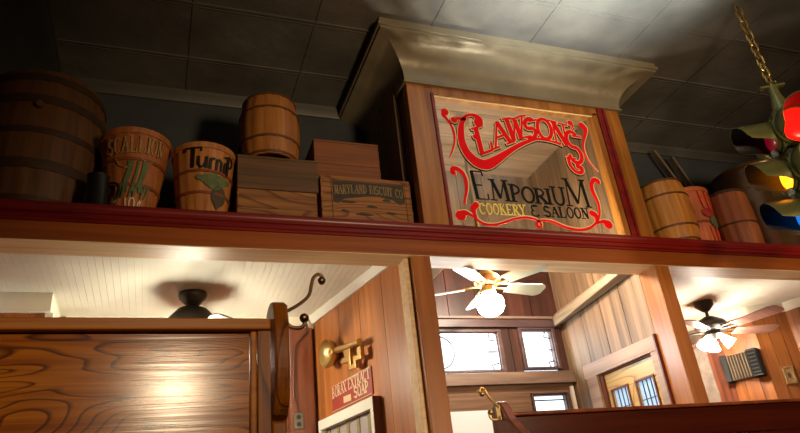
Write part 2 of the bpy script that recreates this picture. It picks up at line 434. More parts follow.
# sign box over the middle bay
ZB = 3.395
b = MB(); b.box(1.17, 1.19, 2.61, 3.3, 2.53, ZC)
struct(b.build('wall_sign_left', 'redbox'))
struct(MB().box(2.53, 2.55, 2.61, 3.3, 2.53, ZC).build('wall_sign_right', 'redbox'))
b = MB()
b.box(1.168, 1.318, 2.6, 2.66, 2.53, ZB)
b.box(2.445, 2.552, 2.6, 2.66, 2.53, ZB)
b.box(2.352, 2.39, 2.6, 2.66, 2.53, ZB-.045)
struct(b.build('trim_12', 'stile', bevel=.003))
struct(MB().box(1.318, 2.445, 2.6, 2.66, ZB-.058, ZB).build('trim_13', 'stile'))
b = MB()
b.box(2.39, 2.412, 2.588, 2.65, 2.53, ZB-.01); b.box(2.412, 2.428, 2.594, 2.65, 2.53, ZB-.01); b.box(2.428, 2.445, 2.586, 2.65, 2.53, ZB-.01)
struct(b.build('trim_14', 'red', bevel=.003))
struct(MB().box(1.304, 1.322, 2.592, 2.65, 2.53, ZB-.055).build('trim_15', 'red', bevel=.003))
struct(MB().box(1.17, 2.55, 2.61, 2.66, ZB, ZC).build('wall_sign_top', 'cornice'))
# cove cornice wrapping three sides of the box
prof = [(o, z) for o, z in cove_profile(.2, ZC-3.385, 10)]
b = MB(); rings = []
for o, z in prof:
    rings.append([b.bm.verts.new(p) for p in ((1.17-o, 3.27, ZC+z), (1.17-o, 2.6-o, ZC+z), (2.55+o*1.1, 2.6-o, ZC+z), (2.55+o*1.1, 3.27, ZC+z))])
for A, B in zip(rings, rings[1:]):
    for i in range(3): b.bm.faces.new((A[i], A[i+1], B[i+1], B[i]))
struct(b.build('trim_16', 'cornice', smooth=25))

# ------------------------------------------------------------------ left bay
ZL = 2.48
LA, LB = (1.108, 2.745), (.886, 3.897)
def beadboard(name, x0, x1, y0, y1, z, mat='cream', w=.034):
    b = MB(); x = x0
    while x < x1:
        ye = y1(x) if callable(y1) else y1
        b.box(x+.0009, min(x1, x+w)-.0009, y0, ye, z, z+.02)
        b.box(x, min(x1, x+w), y0, ye, z+.003, z+.03)
        x += w
    return struct(b.build(name, mat, bevel=0))
beadboard('ceiling_left', -1.7, 1.12, 2.74, 3.95, ZL)
lw = Vector((LB[0]-LA[0], LB[1]-LA[1], 0)); lw_len = lw.length; lw.normalize()
wall_boards('wall_bay_left', LA, (LB[0]-.01, LB[1]+.06), 0, ZL, .26, 'wallwarm', -1, gap=.003)
b = MB()
n_l = Vector((-lw.y, lw.x, 0)); mt_l = Matrix((lw, n_l, Vector((0, 0, 1)))).transposed().to_4x4(); mt_l.translation = Vector((LA[0], LA[1], 0))
b.prism([(0, 0), (0, -.045), (.012, -.045), (.03, -.012), (.034, 0)], lambda u, v, t: mt_l @ Vector((t, u, ZL+v)), 0, lw_len)
struct(b.build('trim_17', 'white'))
b = MB(); b.box(-.54, .92, 3.875, 3.9, 0, ZL-.08)
wall_boards('wall_bay_left_far', (-.58, 3.88), (.95, 3.88), 0, ZL, .16, 'wallback', 1); b.bm.free()
struct(MB().box(-.5, .9, 3.86, 3.879, ZL-.075, ZL).build('trim_18', 'cream'))
# boxed soffit in the far left corner, with planks under it
struct(MB().box(-1.7, -.525, 3.49, 3.9, 2.38, ZL).build('trim_19', 'cream', bevel=.002))
wall_boards('wall_bay_left_nook', (-1.7, 3.52), (-.55, 3.52), 0, 2.38, .12, 'wallwarm', 1)
struct(MB().box(-.55, -.515, 3.51, 3.9, 0, 2.38).build('trim_20', 'white'))
struct(MB().box(-1.75, -1.7, 2.74, 3.9, 0, 2.5).build('wall_bay_left_end', 'wallback'))
# white board and column by the far corner
struct(MB().box(.73, .875, 3.83, 3.88, 0, 2.405).build('trim_21', 'wallback', bevel=.004))

# ------------------------------------------------------------------ middle bay
XM = 2.495; YM = 3.585
wall_boards('wall_bay_far_upper', (1.1, YM), (2.56, YM), 2.84, 3.5, .2, 'wallgrey_x', 1)  # greyer than the boards below: glass reflection painted into the wall
wall_boards('wall_bay_far', (1.1, YM), (2.56, YM), 0, 2.84, .2, 'walldark', 1,
            holes=((.06, .93, 2.035, 2.31), (1.062, 1.325, 2.045, 2.325), (.1, .81, .9, 1.81), (1.07, 1.33, .9, 1.90)))
wall_boards('wall_bay_right', (XM, 2.74), (XM, YM+.02), 0, 3.5, .2, 'wallgrey', -1, holes=((.06, .545, 0, 1.945),))
wall_boards('wall_bay_inner', (1.176, 2.74), (1.176, YM+.02), 0, 3.5, .2, 'wallgrey', 1)
b = MB()
for k in range(8): b.box(1.15, 2.56, 2.665+.12*k+.002, 2.665+.12*(k+1)-.002, 3.475, 3.495)
b.box(1.15, 2.56, 2.665, 3.65, 3.485, 3.51)
struct(b.build('ceiling_bay', 'plankceil'))
# rail over the windows, window frames, ledge, lower brown panelling
struct(MB().box(1.176, 2.49, YM-.045, YM, 2.375, 2.392).build('trim_22', 'ledge', bevel=.002))
struct(MB().box(1.176, 2.49, YM-.03, YM-.001, 2.325, 2.376).build('trim_23', 'frame_dark'))
struct(MB().box(1.176, 2.49, YM-.055, YM, 1.957, 2.03).build('trim_24', 'ledge', bevel=.003))
struct(MB().box(1.176, 2.49, YM-.012, YM-.0015, 1.905, 1.957).build('trim_25', 'brownpanel'))
b = MB(); b.box(1.176, 2.165, YM-.012, YM-.0015, 1.81, 1.9045); b.box(1.94, 2.165, YM-.012, YM-.0015, 0, 1.81); b.box(2.435, 2.455, YM-.012, YM-.0015, 0, 1.9045)
struct(b.build('trim_26', 'brownpanel'))
struct(MB().box(2.458, 2.478, YM-.03, YM-.002, 0, 1.94).build('trim_27', 'white', bevel=.003))
def window(name, x0, x1, z0, z1, fr, leads, dividers=()):
    b = MB()
    for a, c, e, f in ((x0-fr, x1+fr, z0-fr*.4, z0), (x0-fr, x1+fr, z1, z1+fr*.6), (x0-fr, x0, z0, z1), (x1, x1+fr, z0, z1)):
        b.box(a, c, YM-.028, YM+.02, e, f)
    for a, c, e, f in ((x0, x1, z0, z0+.008), (x0, x1, z1-.008, z1), (x0, x0+.008, z0, z1), (x1-.008, x1, z0, z1)):
        b.box(a, c, YM-.016, YM+.018, e, f)
    o = struct(b.build(name, 'frame_dark', bevel=.002))
    MB().box(x0, x1, YM+.004, YM+.007, z0, z1).build('pane', 'pane', o)
    b = MB()
    for p in leads: b.tube(p, .0045, 6)
    if leads: b.build('lead_came', 'lead', o, smooth=40)
    return o
arc = lambda cx, cz, r, a0, a1, n=14: [(cx+r*math.cos(a0+(a1-a0)*i/n), YM+.004, cz+r*math.sin(a0+(a1-a0)*i/n)) for i in range(n+1)]
seg = lambda *p: [(x, YM+.004, z) for x, z in p]
window('window_1', 1.19, 2.0, 2.05, 2.292, .028,
       [arc(1.6, 2.172, .1, 0, 2*PI, 28), seg((1.19, 2.172), (1.5, 2.172)), seg((1.93, 2.172), (2.0, 2.172)), seg((1.96, 2.05), (1.945, 2.09), (2.0, 2.1)),
        seg((1.96, 2.292), (1.945, 2.25), (2.0, 2.24)), seg((1.6, 2.272), (1.6, 2.292)), seg((1.6, 2.05), (1.6, 2.072))])
window('window_2', 2.18, 2.405, 2.06, 2.308, .022,
       [seg((2.37, 2.06), (2.355, 2.1), (2.405, 2.11)), seg((2.37, 2.308), (2.355, 2.265), (2.405, 2.255)), seg((2.375, 2.18), (2.405, 2.18)), seg((2.18, 2.19), (2.2, 2.19))])
window('window_3', 2.18, 2.42, .92, 1.895, .012, [seg((2.18, 1.862), (2.42, 1.862))])
window('window_4', 1.22, 1.91, .92, 1.80, .012, [])
tag(MB().box(1.215, 1.915, YM-.034, YM-.030, .95, 1.812).build('window_blind', 'sheer'), 'pale sheer blind drawn over the lower window below the ledge', 'blind')
# heavy pale beam along the right wall of the bay, its far end rounded
b = MB()
near = [(2.41, 2.402), (2.408, 2.44), (2.43, 2.458), (2.494, 2.458), (2.494, 2.396)]
far = [(2.412, 2.318), (2.408, 2.375), (2.43, 2.405), (2.494, 2.405), (2.494, 2.345)]
tip = [(2.43, 2.34), (2.428, 2.372), (2.442, 2.388), (2.49, 2.388), (2.49, 2.355)]
rings = [[b.bm.verts.new((x, y, z)) for x, z in q] for y, q in ((2.742, near), (3.52, far), (3.56, tip))]
for A, B in zip(rings, rings[1:]):
    for i in range(5): b.bm.faces.new((A[i], A[(i+1) % 5], B[(i+1) % 5], B[i]))
b.bm.faces.new(rings[0]); b.bm.faces.new(rings[-1][::-1])
struct(b.build('trim_28', 'beam', bevel=.006))
struct(MB().box(1.178, 1.38, 2.745, 3.1, 2.43, 2.47).build('trim_29', 'beam', bevel=.006))
# door casing and door in the right wall
b = MB()
b.box(XM-.02, XM, 2.745, 3.42, 1.943, 2.025)
b.box(XM-.02, XM, 3.3, 3.40, 0, 1.943)
b.box(XM-.02, XM, 2.742, 2.80, 0, 1.943)
struct(b.build('trim_30', 'casing', bevel=.003))
b = MB(); b.box(XM-.024, XM-.0, 2.735, 2.7445, 0, 2.028); b.box(XM, XM+.03, 3.272, 3.284, 0, 1.943); b.box(XM, XM+.03, 2.80, 3.28, 1.936, 1.944)
struct(b.build('trim_31', 'doorstop'))
b = MB()
XD = XM+.012
Y0, Y1 = 2.802, 3.27
panes = ((2.862, 3.0), (3.085, 3.222))
b.box(XD, XD+.03, Y0, Y1, 1.83, 1.935); b.box(XD, XD+.03, Y0, Y1, 0, 1.0)
for a, c in ((Y0, 2.862), (3.0, 3.085), (3.222, Y1)): b.box(XD, XD+.03, a, c, 1.0, 1.83)
door = struct(b.build('door_1', 'door', bevel=.003))
for a, c in panes:
    b = MB()
    for y0, y1, z0, z1 in ((a-.012, a, .99, 1.842), (c, c+.012, .99, 1.842), (a, c, 1.83, 1.842), (a, c, .99, 1.0)): b.box(XD-.008, XD, y0, y1, z0, z1)
    b.build('pane_moulding', 'doorstop', door, bevel=.002)
    MB().box(XD+.012, XD+.016, a, c, 1.0, 1.83).build('pane', 'doorpane', door)
    b = MB()
    for f in (.25, .5, .75): b.tube([(XD+.01, a+(c-a)*f, 1.0), (XD+.01, a+(c-a)*f, 1.83)], .0035, 6)
    for k in range(1, 9): b.tube([(XD+.01, a, 1.83-.1*k), (XD+.01, c, 1.83-.1*k)], .0022, 6)
    b.build('lead_came', 'lead', door, smooth=40)

# ------------------------------------------------------------------ right bay
beadboard('ceiling_right', 2.53, 5.5, 2.74, lambda x: min(4.12, 3.63+.351*(x-2.57)), ZL)
pl = [(3.88, 4.08), (4.125, 3.53), (4.40, 3.45), (4.41+.15, 3.30-.56)]
wall_boards('wall_right_bay_far', pl[0], pl[1], 0, ZL, .105, 'wallright', 1)
wall_boards('wall_right_bay_mid', pl[1], pl[2], 0, ZL, .1, 'wallright', 1)
wall_boards('wall_right_bay_end', pl[2], pl[3], 0, ZL, .1, 'wallright', 1)
b = MB()
for (a, c) in zip(pl, pl[1:]):
    a = Vector((a[0], a[1], 0)); c = Vector((c[0], c[1], 0)); d = (c-a).normalized(); n = Vector((d.y, -d.x, 0))*.012
    vs = [a, c, c+n, a+n]
    b.prism([(v.x, v.y) for v in vs], lambda u, v, t: (u, v, t), 2.41, ZL)
struct(b.build('trim_32', 'cream'))
struct(MB().prism([(4.397, 3.449), (4.402, 3.447), (4.46, 3.47), (4.44, 3.52), (4.395, 3.50)], lambda u, v, t: (u, v, t), 0, ZL).build('trim_35', 'wallright'))
struct(MB().prism([(4.122, 3.529), (4.127, 3.533), (4.15, 3.57), (4.12, 3.6), (4.10, 3.60)], lambda u, v, t: (u, v, t), 0, ZL).build('trim_36', 'wallright'))
struct(MB().box(4.55, 5.5, 2.7, 2.76, 0, ZL).build('wall_right_bay_close', 'wallright'))
wall_boards('wall_right_bay_left', (2.57, 2.74), (2.57, 3.63), 0, ZL, .2, 'wallright', 1)
wall_boards('wall_right_bay_back', (2.57, 3.62), (3.90, 4.085), 0, ZL+.03, .11, 'wallright', 1)
struct(MB().prism([(3.955, 3.875), (4.008, 3.757), (4.02, 3.763), (3.967, 3.88)], lambda u, v, t: (u, v, t), 0, 2.3).build('trim_33', 'wallback', bevel=.004))
struct(MB().prism([(3.87, 4.02), (3.945, 3.86), (3.97, 3.872), (3.905, 4.02)], lambda u, v, t: (u, v, t), 0, 2.41).build('trim_34', 'stone', bevel=.004))

# ------------------------------------------------------------------ stroke lettering
def A_(cx, cy, rx, ry, a0, a1, n=12):
    return [(cx+rx*math.cos(math.radians(a0+(a1-a0)*i/n)), cy+ry*math.sin(math.radians(a0+(a1-a0)*i/n))) for i in range(n+1)]
TK, TN = 1.0, .45
GL = {   # glyph: strokes (points, weight), serif points
 'A': ([([(0, 0), (.5, 1)], TN), ([(.48, 1), (1, 0)], TK), ([(.22, .38), (.78, .38)], TN)], [(0, 0), (1, 0)]),
 'B': ([([(.15, 0), (.15, 1)], TK), (A_(.15, .75, .6, .25, 90, -90), TN), (A_(.15, .26, .75, .26, 90, -90), TN*1.3)], [(.15, 0), (.15, 1)]),
 'C': ([(A_(.52, .5, .5, .5, 45, 315, 18), TK*.8)], [(.88, .8)]),
 'D': ([([(.15, 0), (.15, 1)], TK), (A_(.15, .5, .8, .5, 90, -90, 16), TK*.7)], [(.15, 0), (.15, 1)]),
 'E': ([([(.15, 0), (.15, 1)], TK), ([(.1, 1), (.9, 1)], TN), ([(.15, .5), (.7, .5)], TN), ([(.1, 0), (.95, 0)], TN), ([(.9, 1), (.9, .84)], TN), ([(.95, 0), (.98, .2)], TN)], []),
 'I': ([([(.5, 0), (.5, 1)], TK)], [(.5, 0), (.5, 1)]),
 'K': ([([(.15, 0), (.15, 1)], TK), ([(.9, 1), (.18, .45)], TN), ([(.4, .6), (.98, 0)], TK)], [(.15, 0), (.15, 1), (.95, 0)]),
 'L': ([([(.18, 0), (.18, 1)], TK), ([(.1, 0), (.95, 0)], TN*1.2), ([(.95, 0), (1, .28)], TN*1.2)], [(.18, 1)]),
 'M': ([([(.06, 0), (.14, 1)], TN), ([(.12, 1), (.5, .1)], TK), ([(.5, .1), (.88, 1)], TN), ([(.88, 1), (.96, 0)], TK)], [(.06, 0), (.96, 0), (.1, 1), (.9, 1)]),
 'N': ([([(.12, 0), (.12, 1)], TN), ([(.12, 1), (.88, 0)], TK), ([(.88, 0), (.88, 1)], TN)], [(.12, 0), (.88, 1), (.08, 1)]),
 'O': ([(A_(.5, .5, .46, .5, 90, 450, 24), TK*.75)], []),
 'P': ([([(.18, 0), (.18, 1)], TK), (A_(.18, .72, .7, .28, 90, -90), TN*1.4)], [(.18, 0), (.18, 1)]),
 'R': ([([(.15, 0), (.15, 1)], TK), (A_(.15, .74, .65, .26, 90, -90), TN*1.3), ([(.45, .48), (.98, 0)], TK)], [(.15, 0), (.15, 1), (.97, 0)]),
 'S': ([(A_(.5, .74, .4, .25, 35, 270, 12)+A_(.5, .25, .42, .25, 90, -145, 12)[1:], TK*.85)], [(.84, .86), (.12, .12)]),
 'T': ([([(.5, 0), (.5, 1)], TK), ([(0, .98), (1, .98)], TN*1.2), ([(0, 1), (0, .8)], TN), ([(1, 1), (1, .8)], TN)], [(.5, 0)]),
 'U': ([([(.14, 1), (.14, .35)]+A_(.5, .35, .36, .35, 180, 360, 10)+[(.86, 1)], TK*.75)], [(.14, 1), (.86, 1)]),
 'W': ([([(.02, 1), (.27, 0)], TK), ([(.27, 0), (.5, .9)], TN), ([(.5, .9), (.73, 0)], TK), ([(.73, 0), (.98, 1)], TN)], [(.02, 1), (.5, .95), (.98, 1)]),
 'X': ([([(.02, 1), (.98, 0)], TK), ([(.05, 0), (.95, 1)], TN)], [(.02, 1), (.95, 1), (.05, 0), (.98, 0)]),
 'Y': ([([(.5, 0), (.5, .48)], TK), ([(.5, .45), (.02, 1)], TK), ([(.5, .45), (.98, 1)], TN)], [(.02, 1), (.98, 1), (.5, 0)]),
 '1': ([([(.3, .85), (.5, 1), (.5, 0)], TK*.8)], []),
 '0': ([(A_(.5, .5, .42, .5, 90, 450, 20), TK*.8)], []),
 'c': ([(A_(.5, .35, .38, .35, 40, 320, 12), TK*.7), ([(.5, -.1), (.5, .8)], TN)], []),
 '&': ([(A_(.55, .74, .36, .26, 40, 250, 10)+A_(.52, .27, .42, .28, 110, 330, 12)[1:], TK*.8), ([(.2, .98), (.55, .86), (.9, 1.02)], TN)], []),
 'u': ([([(.1, .62), (.12, .2), (.35, 0), (.65, .1), (.85, .3)], TK*.8), ([(.85, .62), (.88, 0)], TK*.8)], []),
 'r': ([([(.2, 0), (.2, .6)], TK*.8), ([(.2, .4), (.5, .6), (.85, .56)], TK*.8)], []),
 'n': ([([(.12, 0), (.12, .62)], TK*.8), ([(.12, .45), (.45, .62), (.8, .5), (.88, 0)], TK*.8)], []),
 'i': ([([(.5, 0), (.5, .58)], TK*.8), ([(.1, .88), (.9, .92)], TK*.6)], []),
}
def glyph(mb, ch, o, ax, ay, wt, fn, d0, d1, serif=1.0, grow=0):
    """stroke glyph ch with origin o, advance vector ax, height vector ay on the (u,v) surface of fn"""
    P = lambda p: (o[0]+ax[0]*p[0]+ay[0]*p[1], o[1]+ax[1]*p[0]+ay[1]*p[1])
    st, sf = GL[ch]
    for k, (pts, wgt) in enumerate(st):
        e = k*(d1-d0)*.03
        mb.ribbon([P(p) for p in pts], wt*wgt+grow, fn, d0, d1+e)
    la = math.hypot(*ax)
    for p in sf:
        q = P(p); hx = (ax[0]/la*wt*1.05*serif+ax[0]/la*grow*.5, ax[1]/la*wt*1.05*serif+ax[1]/la*grow*.5)
        mb.ribbon([(q[0]-hx[0], q[1]-hx[1]), (q[0]+hx[0], q[1]+hx[1])], wt*.42+grow, fn, d0, d1+.2*(d1-d0))
def word(mb, text, p0, p1, h, wt, fn, d0, d1, fill=.78, grow=0, hfn=None, widths=None):
    """text on the straight line p0-p1"""
    wd = [1 if c not in 'I1ir ' else (.45 if c != ' ' else .6) for c in text]
    if widths: wd = widths
    tot = sum(wd); dx, dy = p1[0]-p0[0], p1[1]-p0[1]; acc = 0
    for c, w_ in zip(text, wd):
        f0 = acc/tot; f1 = (acc+w_*fill)/tot; acc += w_
        if c == ' ': continue
        lift, hh = hfn((f0+f1)/2) if hfn else (0, h)
        glyph(mb, c, (p0[0]+dx*f0, p0[1]+dy*f0+lift), (dx*(f1-f0), dy*(f1-f0)), (0, hh), wt, fn, d0, d1, grow=grow)

# ------------------------------------------------------------------ painted glass sign
sign = thing('glass_sign', 'clear glass window sign painted with red scrollwork and saloon lettering', 'sign', (1.852, 2.61, 2.528))
OX, OZ = 1.84, 2.53
MB().box(1.306-OX, 2.342-OX, 0, .005, .003, 3.34-OZ).build('glass_pane', 'signglass', sign)
sf = lambda u, v, d: (u-OX, -d, v-OZ)
CSW = [((1.562, 3.185), .05), ((1.568, 3.21), .046), ((1.548, 3.23), .03), ((1.519, 3.234), .017), ((1.486, 3.215), .022), ((1.459, 3.169), .030), ((1.445, 3.113), .038), ((1.441, 3.054), .042), ((1.453, 2.997), .047), ((1.483, 2.949), .055), ((1.522, 2.922), .061), ((1.57, 2.92), .06), ((1.626, 2.952), .05), ((1.684, 2.993), .038), ((1.75, 3.039), .029), ((1.816, 3.079), .025), ((1.86, 3.1), .022), ((1.915, 3.121), .018), ((1.975, 3.121), .015), ((2.033, 3.111), .011), ((2.083, 3.091), .004)]
SCR = [
 [((1.368, 3.233), .040), ((1.358, 3.209), .026), ((1.374, 3.187), .015), ((1.391, 3.154), .013), ((1.401, 3.113), .013), ((1.401, 3.066), .012), ((1.387, 3.013), .01), ((1.369, 2.971), .008), ((1.352, 2.938), .003)],
 [((2.251, 3.257), .036), ((2.268, 3.238), .033), ((2.263, 3.203), .024), ((2.24, 3.155), .015), ((2.224, 3.109), .011), ((2.221, 3.064), .01), ((2.23, 3.016), .009), ((2.25, 2.975), .0066), ((2.278, 2.939), .0033)],
 [((1.375, 2.846), .020), ((1.357, 2.851), .024), ((1.362, 2.874), .028), ((1.384, 2.876), .026), ((1.411, 2.857), .024), ((1.425, 2.822), .02), ((1.426, 2.781), .018), ((1.417, 2.739), .015), ((1.404, 2.703), .013), ((1.396, 2.668), .011)],
 [((1.364, 2.602), .05), ((1.388, 2.618), .033), ((1.411, 2.615), .018), ((1.433, 2.602), .013), ((1.454, 2.584), .013), ((1.48, 2.566), .014), ((1.522, 2.559), .014), ((1.573, 2.567), .014), ((1.637, 2.591), .014), ((1.69, 2.607), .014), ((1.743, 2.615), .014), ((1.783, 2.61), .014), ((1.82, 2.592), .012), ((1.822, 2.57), .012), ((1.806, 2.562), .016), ((1.796, 2.577), .018), ((1.806, 2.594), .012), ((1.833, 2.604), .011), ((1.885, 2.603), .013), ((1.924, 2.59), .014), ((1.963, 2.575), .014), ((2.014, 2.564), .014), ((2.067, 2.563), .014), ((2.12, 2.576), .014), ((2.167, 2.605), .014), ((2.2, 2.644), .014), ((2.216, 2.682), .014), ((2.222, 2.731), .015), ((2.214, 2.774), .02), ((2.205, 2.817), .024), ((2.211, 2.856), .026), ((2.235, 2.885), .028), ((2.26, 2.877), .026), ((2.258, 2.858), .014)],
 [((1.459, 2.668), .033), ((1.441, 2.647), .033), ((1.441, 2.622), .022), ((1.451, 2.593), .011)],
 [((2.251, 2.605), .048), ((2.232, 2.62), .029), ((2.204, 2.618), .015), ((2.177, 2.601), .009)],
 [((2.162, 2.668), .033), ((2.182, 2.659), .031), ((2.183, 2.632), .02), ((2.174, 2.611), .009)]]
CLAW = [('L', (1.535, 2.978), (1.622, 3.018), .165), ('A', (1.640, 3.03), (1.742, 3.078), .155), ('W', (1.737, 3.085), (1.846, 3.118), .152), ('S', (1.846, 3.11), (1.925, 3.135), .135),
        ('O', (1.932, 3.128), (2.03, 3.13), .138), ('N', (2.034, 3.115), (2.122, 3.10), .145), ('S', (2.105, 2.99), (2.2, 2.985), .215)]
def scroll(mb, pts, grow, d0, d1, off=(0, 0)):
    q = smooth_path([(p[0]+off[0], p[1]+off[1], w_) for p, w_ in pts], 5)
    mb.ribbon([(a[0], a[1]) for a in q], [a[2]+grow for a in q], sf, d0, d1)
    for e, (p, w_) in ((0, pts[0]), (1, pts[-1])):
        if w_ > .02: mb.disc((p[0]+off[0], p[1]+off[1]), (w_+grow)*.56, sf, d0, d1+.0003)
def claw(mb, grow, d0, d1, off=(0, 0)):
    scroll(mb, CSW, grow, d0, d1, off)
    mb.disc((1.415+off[0], 3.185+off[1]), .02+grow/2, sf, d0, d1+.0004); mb.ribbon([(1.415+off[0], 3.19+off[1]), (1.44+off[0], 3.2+off[1]), (1.49+off[0], 3.2+off[1])], .02+grow, sf, d0, d1)
    for k, (ch, a, c, h) in enumerate(CLAW):
        glyph(mb, ch, (a[0]+off[0], a[1]+off[1]), (c[0]-a[0], c[1]-a[1]), ((-.012 if k < 2 else .006), h), .030, sf, d0, d1+k*.00002, 1.0, grow)
    mb.disc((1.528+off[0], 3.09+off[1]), .016+grow/2, sf, d0, d1+.0003)
    mb.disc((2.172+off[0], 3.262+off[1]), .019+grow/2, sf, d0, d1+.0003); mb.ribbon([(2.18+off[0], 3.262+off[1]), (2.185+off[0], 3.24+off[1]), (2.165+off[0], 3.215+off[1])], [.02+grow, .014+grow, .004+grow], sf, d0, d1)
    scroll(mb, [((2.115, 3.03), .022), ((2.098, 3.005), .022), ((2.1, 2.965), .022), ((2.125, 2.93), .022), ((2.16, 2.925), .024), ((2.172, 2.95), .026), ((2.15, 2.965), .03)], grow, d0, d1, off)
mb = MB(); claw(mb, .010, .0004, .0012, (-.004, -.007)); mb.build('letter_shadow', 'signblack', sign)
mb = MB(); claw(mb, .007, .0004, .0018); mb.build('letter_outline', 'signcream', sign)
mb = MB(); claw(mb, 0, .0004, .0026); mb.build('red_lettering', 'signred', sign)
mb = MB()
for p in SCR: scroll(mb, p, .004, .0004, .0014, (.004, .004))
mb.build('scroll_highlight', 'signcream', sign)
mb = MB()
for k, p in enumerate(SCR): scroll(mb, p, 0, .0004, .0022+k*.0001)
mb.build('red_scrollwork', 'signred', sign)
mb = MB()
for ch, x0, x1, h in (('E', 1.466, 1.545, .165), ('M', 1.565, 1.66, .122), ('P', 1.678, 1.738, .102), ('O', 1.745, 1.819, .092), ('R', 1.826, 1.893, .09), ('I', 1.896, 1.922, .092), ('U', 1.932, 2.012, .108), ('M', 2.022, 2.158, .168)):
    glyph(mb, ch, (x0, 2.706), (x1-x0, .0), (-.012 if ch == 'E' else 0, h), .019, sf, .0004, .002)
word(mb, 'SALOON', (1.858, 2.628), (2.145, 2.634), .062, .012, sf, .0004, .002, .8)
glyph(mb, '&', (1.775, 2.627), (.055, 0), (0, .064), .012, sf, .0004, .002)
mb.build('black_lettering', 'signblack', sign)
mb = MB(); word(mb, 'COOKERY', (1.478, 2.62), (1.752, 2.629), .06, .009, sf, .0004, .002, .78); mb.build('yellow_lettering', 'signyellow', sign)
MB().box(1.312-OX, 2.34-OX, -.004, -.0005, 3.328-OZ, 3.334-OZ).build('gilt_line', 'signcream', sign)

# ------------------------------------------------------------------ barrels, kegs, baskets, crates on the ledge
def barrel(name, label, cat, loc, r_end, r_mid, h, mat, hoopmat, hoops, staves=20, tilt=(0, 0, 0), group=None, hoop_t=.004):
    t = thing(name, label, cat, loc, tilt, group)
    rad = lambda z: r_end+(r_mid-r_end)*(1-((z/h-.5)*2)**2)
    prof = [(r_end*.9, .018), (r_end*.92, 0), (r_end, 0)]+[(rad(h*i/12), h*i/12) for i in range(1, 12)]+[(r_end, h), (r_end*.92, h), (r_end*.9, h-.018)]
    mb = MB(); mb.lathe(prof, staves*4, groove=.0035, per=4)
    mb.build('staves', mat, t, smooth=35)
    for z0, z1 in hoops:
        mb = MB()
        mb.lathe([(rad(z0)-.004, z0), (rad(z0)+hoop_t, z0), (rad((z0+z1)/2)+hoop_t*1.3, (z0+z1)/2), (rad(z1)+hoop_t, z1), (rad(z1)-.004, z1)], 48, close=True)
        mb.build('hoop', hoopmat, t, smooth=40)
    return t
def basket(name, label, loc, r0, r1, h, mat, hoops, rz=0, slats=16):
    t = thing(name, label, 'basket', loc, (0, 0, rz))
    mb = MB()
    rad = lambda z: r0+(r1-r0)*(z/h)**.85
    prof = [(r0*.97, .01), (r0*.97, 0), (r0, 0)]+[(rad(h*i/8), h*i/8) for i in range(1, 9)]+[(r1-.01, h)]+[(rad(h*i/8)-.01, h*i/8) for i in range(7, 1, -1)]+[(r0*.8, .02)]
    mb.lathe(prof, slats*4, groove=.004, per=4)
    mb.build('slats', mat, t, smooth=35)
    for k, (z0, z1) in enumerate(hoops):
        mb = MB(); mb.lathe([(rad(z0)-.003, z0), (rad(z0)+.005, z0), (rad(z1)+.005, z1), (rad(z1)-.003, z1)], 48, close=True)
        mb.build('rim' if k == 0 else 'hoop', 'basket_hoop' if k else mat, t, smooth=40)
    # painted things are laid out in (angle*radius, height) facing the room
    fn = lambda u, v, d: ((rad(v)+d)*math.sin(u/(r1*.9)), -(rad(v)+d)*math.cos(u/(r1*.9)), v)
    return t, fn

t = barrel('cask', 'huge dark brown wooden cask at the left end of the ledge', 'barrel', (-.575, 2.925, 2.53), .245, .28, .72, 'cask', 'cask_hoop',
           ((.03, .07), (.19, .235), (.36, .39), (.52, .565), (.65, .69)), 22)
mb = MB(); mb.tube([(.02, -.272, .50), (.025, -.295, .50)], .016, 14); mb.build('bung', 'cask', t, smooth=40)
# mug
t = thing('tankard', 'small black tankard between the huge cask and the scallion basket', 'mug', (-.288, 2.65, 2.53))
mb = MB(); mb.lathe([(.001, .006), (.046, .0), (.05, .005), (.046, .02), (.043, .15), (.046, .165), (.042, .165), (.039, .15), (.04, .02), (.001, .016)], 28); mb.build('cup', 'pewter', t, smooth=40)
mb = MB(); mb.tube(smooth_path([(.042, -.005, .135), (.07, -.01, .135), (.084, -.012, .11), (.08, -.012, .06), (.062, -.008, .035), (.043, -.005, .035)]), .006, 8); mb.build('handle', 'pewter', t, smooth=40)
# scallion basket
t, fn = basket('produce_basket', 'tall slatted basket painted with green scallions and a ten cent price', (-.157, 2.765, 2.53), .085, .151, .41, 'basket',
               ((.385, .412), (.255, .268), (.135, .148)), 0)
mb = MB(); word(mb, 'SCALLION', (-.115, .285), (.135, .300), .075, .008, fn, .004, .0065, .74); mb.build('cream_lettering', 'paint_cream', t)
mb = MB()
for u0, u1, w_ in ((-.03, -.012, .022), (.045, .05, .022), (.012, .02, .01)):
    mb.ribbon(smooth_path([(u0, .105), ((u0+u1)/2-.006, .15), (u1, .2), (u1+.004, .25)], 5), [w_]*16, fn, .006, .0085)
for u in (-.055, -.035, .0, .02, .06, .08):
    mb.ribbon([(u+.012, .15), (u, .115), (u-.012, .08)], [.004, .012, .003], fn, .006, .0088)
mb.build('painted_scallions', 'paint_green', t)
mb = MB(); mb.ribbon([(-.075, .26), (-.06, .23), (-.03, .215), (-.005, .23)], .004, fn, .006, .0085); mb.ribbon([(.03, .27), (.06, .245), (.085, .26)], .004, fn, .006, .0085); mb.build('painted_bulbs', 'paint_cream', t)
mb = MB(); word(mb, '10c', (-.035, .03), (.075, .033), .05, .009, fn, .004, .0065, .7, widths=[.6, 1, .8]); mb.build('price', 'plaque_cream', t)
